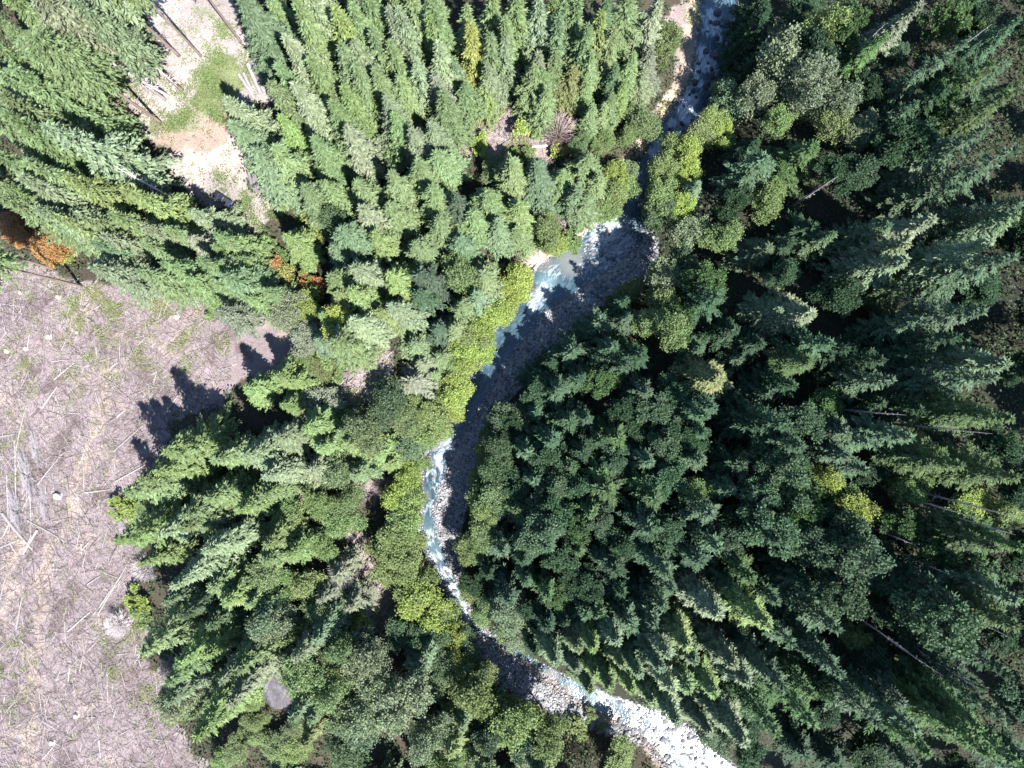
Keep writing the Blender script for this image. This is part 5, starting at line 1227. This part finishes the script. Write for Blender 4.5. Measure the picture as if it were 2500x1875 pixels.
b_ = Build().tube([(0, 0, -.03), (0, 0, .5)], [.24, .29], 16); link('body', b_.mesh('body', M_WHITE), o)
b_ = Build().tube([(0, 0, .5), (0, 0, .56)], [.31, .31], 16); link('lid', b_.mesh('lid', M_WHITE), o)
tag(o, 'round white tub with a lid beside the dark log deck', 'tub')

# ------------------------------------------------------------------ what nobody could count: slash, weeds, cobbles, undergrowth
def scatter(n, polys, lo, hi, rng, avoid=()):
    out = []
    while len(out) < n:
        px = rng.uniform(lo[0], hi[0], 4000); py = rng.uniform(lo[1], hi[1], 4000)
        k = np.zeros(4000, bool)
        for pl in polys: k |= in_poly(px, py, pl)
        for pl in avoid: k &= ~in_poly(px, py, pl)
        out += list(zip(px[k], py[k]))
    a = np.array(out[:n]); X = np.empty(n); Y = np.empty(n)
    z = np.full(n, -1.0)
    for _ in range(12):
        kk = KPX * (CAM_H - z); X = (a[:, 0] - 1250) * kk; Y = -(a[:, 1] - 937.5) * kk
        z = .5 * z + .5 * ground_z(X, Y)
    return X, Y, ground_z(X, Y)

def sticks(X, Y, Z, L, W, ang, rng):
    n = len(X)
    d = np.stack([np.cos(ang), np.sin(ang), rng.normal(0, .10, n)], 1); d = norm(d)
    s = np.stack([-np.sin(ang), np.cos(ang), np.zeros(n)], 1)
    c = np.stack([X, Y, Z + rng.uniform(.04, .30, n)], 1)
    a, b_ = c - d * (L / 2)[:, None], c + d * (L / 2)[:, None]
    w = (W / 2)[:, None]; up = np.array([0, 0, 1.0])
    v = np.stack([a - s * w - up * w, a + s * w - up * w, a + up * w, b_ - s * w * .6 - up * w * .6, b_ + s * w * .6 - up * w * .6, b_ + up * w * .6], 1).reshape(-1, 3)
    base = (np.arange(n) * 6)[:, None]
    f = np.concatenate([base + np.array([q]) for q in ((0, 3, 5, 2), (1, 2, 5, 4), (0, 1, 4, 3))], 0)
    return v, f
sr = np.random.default_rng(3)
n = 28000
X, Y, Z = scatter(n, [CLEARCUT], (-60, 600), (560, 1930), sr)
flow = 1.9 + .8 * np.sin(X / 9 + 1) * np.cos(Y / 11) + sr.normal(0, 1.3, n)
Ls = sr.gamma(2.0, .55, n) + .3
v, f = sticks(X, Y, Z, Ls, np.clip(.018 + .020 * Ls * sr.uniform(.3, 1.4, n), .018, .10), flow, sr)
tag(link('slash', mesh_np('slash', v, f, M_SLASH)), 'dense litter of grey and brown sticks covering the clearing', None, None, 'stuff')
n = 2600
X, Y, Z = scatter(n, GAPS[:7], (690, 250), (1480, 1540), sr)
Ls = sr.gamma(2.0, .5, n) + .3
v, f = sticks(X, Y, Z, Ls, .03 + .035 * Ls, sr.uniform(0, 3.14, n), sr)
tag(link('gap_slash', mesh_np('gap_slash', v, f, M_SLASH)), 'pale sticks strewn over the small gaps in the forest', None, None, 'stuff')

def tufts(X, Y, Z, per, rad, lsize, rng, hgt=.5):
    n = len(X); q = np.repeat(np.stack([X, Y, Z], 1), per, 0)
    m_ = n * per
    off = rng.normal(0, 1, (m_, 3)); off[:, 2] = np.abs(off[:, 2])
    q = q + off * np.array([rad, rad, hgt * .5])
    d = off + rng.normal(0, .5, (m_, 3)); d[:, 2] = np.abs(d[:, 2]) * .5
    l = lsize * rng.uniform(.6, 1.4, m_)
    return kites(q, d, l, l * .75, rng, .6, .5)
def weed_mask(X, Y, spots):
    px, py = to_px(X, Y, ground_z(X, Y))
    w = np.zeros(len(X))
    for sx, sy, rx, ry, s in spots:
        w = np.maximum(w, s * np.exp(-((px - sx) / rx) ** 2 - ((py - sy) / ry) ** 2))
    return w
WEED_CLEAR = [(225, 760, 70, 60, .9), (400, 740, 90, 40, .8), (310, 850, 70, 60, .35), (440, 900, 50, 50, .4), (200, 900, 50, 60, .3), (60, 900, 60, 60, .25), (330, 1500, 30, 40, .9), (300, 1560, 40, 40, .5), (280, 1620, 40, 40, .4), (20, 1110, 30, 60, .4), (220, 640, 60, 40, .9), (380, 1700, 50, 60, .4), (100, 700, 60, 30, .35), (560, 820, 60, 30, .5), (450, 830, 60, 40, .3), (0, 1640, 60, 120, .3)]
X, Y, Z = scatter(42000, [CLEARCUT], (-60, 600), (560, 1930), sr)
w = weed_mask(X, Y, WEED_CLEAR) * 1.2 + .05
w *= np.clip(.45 + 1.5 * wob(X, Y, 1.3, 1.0, 5.0), .1, 1.6)
k = sr.uniform(0, 1, len(X)) < w
o = link('weeds', quads_mesh('weeds', tufts(X[k], Y[k], Z[k], 7, .22, .22, sr, .35), M_LEAF)); o.color = (.17, .20, .06, 1)
tag(o, 'yellow-green weeds sprouting through the slash of the clearing', None, None, 'stuff')
WEED_YARD = [(520, 165, 45, 40, 1.2), (500, 230, 45, 45, 1.3), (530, 280, 40, 20, .9), (440, 290, 70, 22, .9), (390, 305, 40, 18, .8), (525, 95, 40, 40, .35), (545, 75, 30, 30, .5), (500, 60, 60, 40, .2), (605, 160, 25, 40, .8), (590, 505, 40, 40, .7), (560, 480, 40, 30, .5), (660, 560, 25, 60, .7), (620, 520, 40, 30, .6), (540, 430, 30, 30, .25), (300, 240, 50, 40, .5), (400, 230, 60, 60, .15)]
X, Y, Z = scatter(14000, [YARD], (230, -60), (720, 680), sr)
w = weed_mask(X, Y, WEED_YARD) + .03
w *= np.clip(.6 + 1.0 * wob(X, Y, 1.2, 1.0, 3.0), .15, 1.6)
k = sr.uniform(0, 1, len(X)) < w
o = link('yard_weeds', quads_mesh('yard_weeds', tufts(X[k], Y[k], Z[k], 9, .28, .24, sr, .45), M_LEAF)); o.color = (.125, .165, .06, 1)
tag(o, 'low green weeds growing in patches on the bare yard', None, None, 'stuff')
X, Y, Z = scatter(2600, GAPS[:9], (690, 0), (1720, 1540), sr)
k = wob(X, Y, 1.5, 1.0, 2.0) > .1
o = link('gap_weeds', quads_mesh('gap_weeds', tufts(X[k], Y[k], Z[k], 8, .3, .25, sr, .5), M_LEAF)); o.color = (.15, .19, .05, 1)
tag(o, 'weeds and seedlings sprouting in the small forest gaps', None, None, 'stuff')
# undergrowth over the forest floor
n = 26000
px = sr.uniform(-80, 2580, n); py = sr.uniform(-80, 1960, n)
k = np.ones(n, bool)
for pl in ALL_OPEN: k &= ~in_poly(px, py, pl)
z = np.full(n, -2.0)
for _ in range(12):
    kk = KPX * (CAM_H - z); X = (px - 1250) * kk; Y = -(py - 937.5) * kk; z = .5 * z + .5 * ground_z(X, Y)
L, Rr, WL, WR = bed_edges(Y)
k &= ~((X > L - .3) & (X < Rr + .3))
k &= (wob(X, Y, 4.0, 1.0, 9.0) > -.8) | (X > 20)
X, Y = X[k], Y[k]; Z = ground_z(X, Y) + sr.uniform(0, .7, len(X))
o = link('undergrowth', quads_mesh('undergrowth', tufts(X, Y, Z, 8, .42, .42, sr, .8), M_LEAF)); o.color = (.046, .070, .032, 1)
tag(o, 'low ferns and shrubs covering the forest floor between the trunks', None, None, 'stuff')
# cobbles on the bars
OCT = np.array([(1, 0, 0), (0, 1, 0), (-1, 0, 0), (0, -1, 0), (0, 0, 1), (0, 0, -1)], float)
OF = np.array([(0, 1, 4), (1, 2, 4), (2, 3, 4), (3, 0, 4), (1, 0, 5), (2, 1, 5), (3, 2, 5), (0, 3, 5)])
n = 70000
Y = sr.uniform(-98, 92, n); L, Rr, WL, WR = bed_edges(Y)
X = L - .6 + (Rr - L + 1.2) * sr.uniform(0, 1, n)
keep = (sr.uniform(0, 1, n) < (Rr - L) / 24.0 + .15)
inw = (X > WL + .3) & (X < WR - .3)
px, py = to_px(X, Y, ZB)
rap = ((py > 1690) & (px > 1480)) | ((py > 540) & (py < 690) & (px > 1420))
keep &= ~inw | (rap & (sr.uniform(0, 1, n) < .9)) | (sr.uniform(0, 1, n) < .04)
sand = in_poly(px, py, [(1440, 1715), (1490, 1725), (1500, 1760), (1460, 1770), (1410, 1740)])
keep &= ~sand | (sr.uniform(0, 1, n) < .1)
X, Y = X[keep], Y[keep]; n = len(X)
s = np.clip(sr.gamma(2.0, .055, n) + .055, .055, .45)
ca, sa = np.cos(sr.uniform(0, 6.28, n)), np.sin(sr.uniform(0, 6.28, n))
sc = np.stack([s * sr.uniform(.8, 1.3, n), s * sr.uniform(.7, 1.0, n), s * sr.uniform(.5, .8, n)], 1)
v = OCT[None] * sc[:, None, :] * sr.uniform(.8, 1.2, (n, 6, 1))
v = np.stack([v[..., 0] * ca[:, None] - v[..., 1] * sa[:, None], v[..., 0] * sa[:, None] + v[..., 1] * ca[:, None], v[..., 2]], -1)
rp_ = rap[keep]
v += np.stack([X, Y, np.where(rp_, np.maximum(ground_z(X, Y), ZB - .12), ground_z(X, Y)) + s * .2], 1)[:, None, :]
f = (np.arange(n) * 6)[:, None, None] + OF[None]
tag(link('cobbles', mesh_np('cobbles', v.reshape(-1, 3), f.reshape(-1, 3), M_STONE)), 'pale grey cobbles covering the gravel bars of the stream', None, None, 'stuff')

# ------------------------------------------------------------------ labels of the trees
MARKS = [((440, 100), 'the bare yard'), ((665, 195), 'the upper log deck'), ((630, 450), 'the dark log deck'), ((400, 400), 'the yard track'), ((545, 488), 'the dark truck'), ((90, 585), 'the orange maples'), ((120, 250), 'the bare-trunked firs'),
         ((330, 640), 'the row above the clearing'), ((690, 680), 'the golden bushes'), ((800, 150), 'the upper forest'), ((1150, 120), 'the golden fir'), ((930, 345), 'the small dry gap'), ((1230, 320), 'the slash gap'), ((1370, 270), 'the leafless grey tree'), ((1100, 440), 'the narrow pale gap'), ((1400, 60), 'the uppermost firs'),
         ((1660, 150), 'the dry bank'), ((1720, 300), 'the bright alders'), ((1420, 480), 'the hidden stream reach'), ((1310, 620), 'the driftwood heap'), ((1480, 600), 'the pool'), ((1600, 520), 'the dark bend'), ((950, 600), 'the firs left of the pool'), ((800, 480), 'the firs below the dark truck'), ((1230, 800), 'the shaded gravel reach'), ((910, 900), 'the rocky pale patch'), ((620, 950), 'the clearing shadow'),
         ((300, 1180), 'the long fir over the clearing'), ((740, 1200), 'the brown hollow'), ((905, 1195), 'the dead shrub gap'), ((1060, 1100), 'the sunlit narrows'), ((560, 1120), 'the forest tongue'), ((1060, 1320), 'the stream bend'), ((900, 1400), 'the brown debris trail'), ((440, 1400), 'the dark hollow by the clearing'), ((690, 1640), 'the rock outcrop'), ((500, 1750), 'the lower clearing edge'), ((1120, 1480), 'the white steps'), ((950, 1600), 'the lower debris trail'),
         ((1000, 1750), 'the lower left maples'), ((1300, 1660), 'the pale gravel bar'), ((1440, 1770), 'the round bush on the sand'), ((1600, 1780), 'the lower rapids'), ((1560, 1600), 'the turquoise pool'), ((1300, 1050), 'the star-shaped firs'), ((1400, 1250), 'the bend maples'), ((1450, 950), 'the gravel-side woods'), ((1650, 1150), 'the yellow-topped firs'), ((1750, 930), 'the dense olive fir'), ((1900, 760), 'the dense cone fir'), ((2020, 840), 'the half-lit fir'), ((1930, 150), 'the big pale alder'), ((2200, 180), 'the long thin fir'), ((1990, 390), 'the star-shaped upper fir'),
         ((2020, 290), 'the small rock spot'), ((2400, 300), 'the upper photo corner'), ((2400, 420), 'the pale hillside firs'), ((1700, 550), 'the alders behind the pool'), ((2200, 600), 'the firs of the mid slope'), ((2400, 780), 'the edge fir'), ((2350, 940), 'the lit sprays'), ((1950, 1150), 'the pale maples of the slope'), ((2050, 1200), 'the yellow maple'), ((2250, 1130), 'the grey dead tree'), ((2400, 1250), 'the bright brush'), ((2120, 1350), 'the round pale maple'), ((1850, 1500), 'the rapids firs'), ((2050, 1560), 'the slope-gap maple'),
         ((2220, 1580), 'the sunlit slope gap'), ((2380, 1560), 'the edge maple'), ((1900, 1780), 'the rapids fir row'), ((2100, 1780), 'the deep dark hole'), ((2380, 1780), 'the lower photo corner'), ((1650, 1430), 'the firs right of the bend'), ((1780, 1330), 'the lit firs'), ((2300, 1450), 'the dead poles')]
byk = {}
for r in THINGS:
    mk = nearest(r['tpx'], r['tpy'], MARKS)
    if r['kind'] in 'FHPS':
        size = 'tall' if r['h'] > 25 else 'low' if r['h'] < 14 else 'slender' if r['r'] < 3 else 'broad' if r['r'] > 4 else 'mid-height'
    elif r['kind'] in 'AB':
        size = 'tall' if r['h'] > 17 else 'low' if r['h'] < 8 else 'broad' if r['r'] > 3.8 else 'young' if r['h'] < 11 else 'mid-height'
    else:
        size = 'small' if r['r'] < 2.3 else 'spreading'
    txt = f"{size} {TINTWORD[r['tint']]} {r['word']}"
    r2 = dict(o=r['o'], px=r['tpx'], py=r['tpy'])
    byk.setdefault((txt, mk), []).append(r2)
for (txt, mk), rs in byk.items():
    spread_label(rs, txt, mk)
for o in bpy.data.objects:
    t = o.get('label')
    if t and o.parent is None and len(t.split()) > 16:
        for w_ in (' bleached', ', closest one', ' mid-height', ' small-leaved', ' large-leaved', ' mid-length', ' mid-sized', ' the photo'):
            if len(t.split()) > 16: t = t.replace(w_, '', 1)
        t = t.replace('slanting down to the right', 'slanting right-down').replace('slanting up to the right', 'slanting right-up') if len(t.split()) > 16 else t
        o['label'] = t
allobs = [o['label'] for o in bpy.data.objects if o.parent is None and o.get('label')]
open('/tmp/labels.txt', 'w').write('\n'.join(sorted(allobs))) if False else None
print('LABELS', len(allobs), len(set(allobs)), max(len(t.split()) for t in allobs))
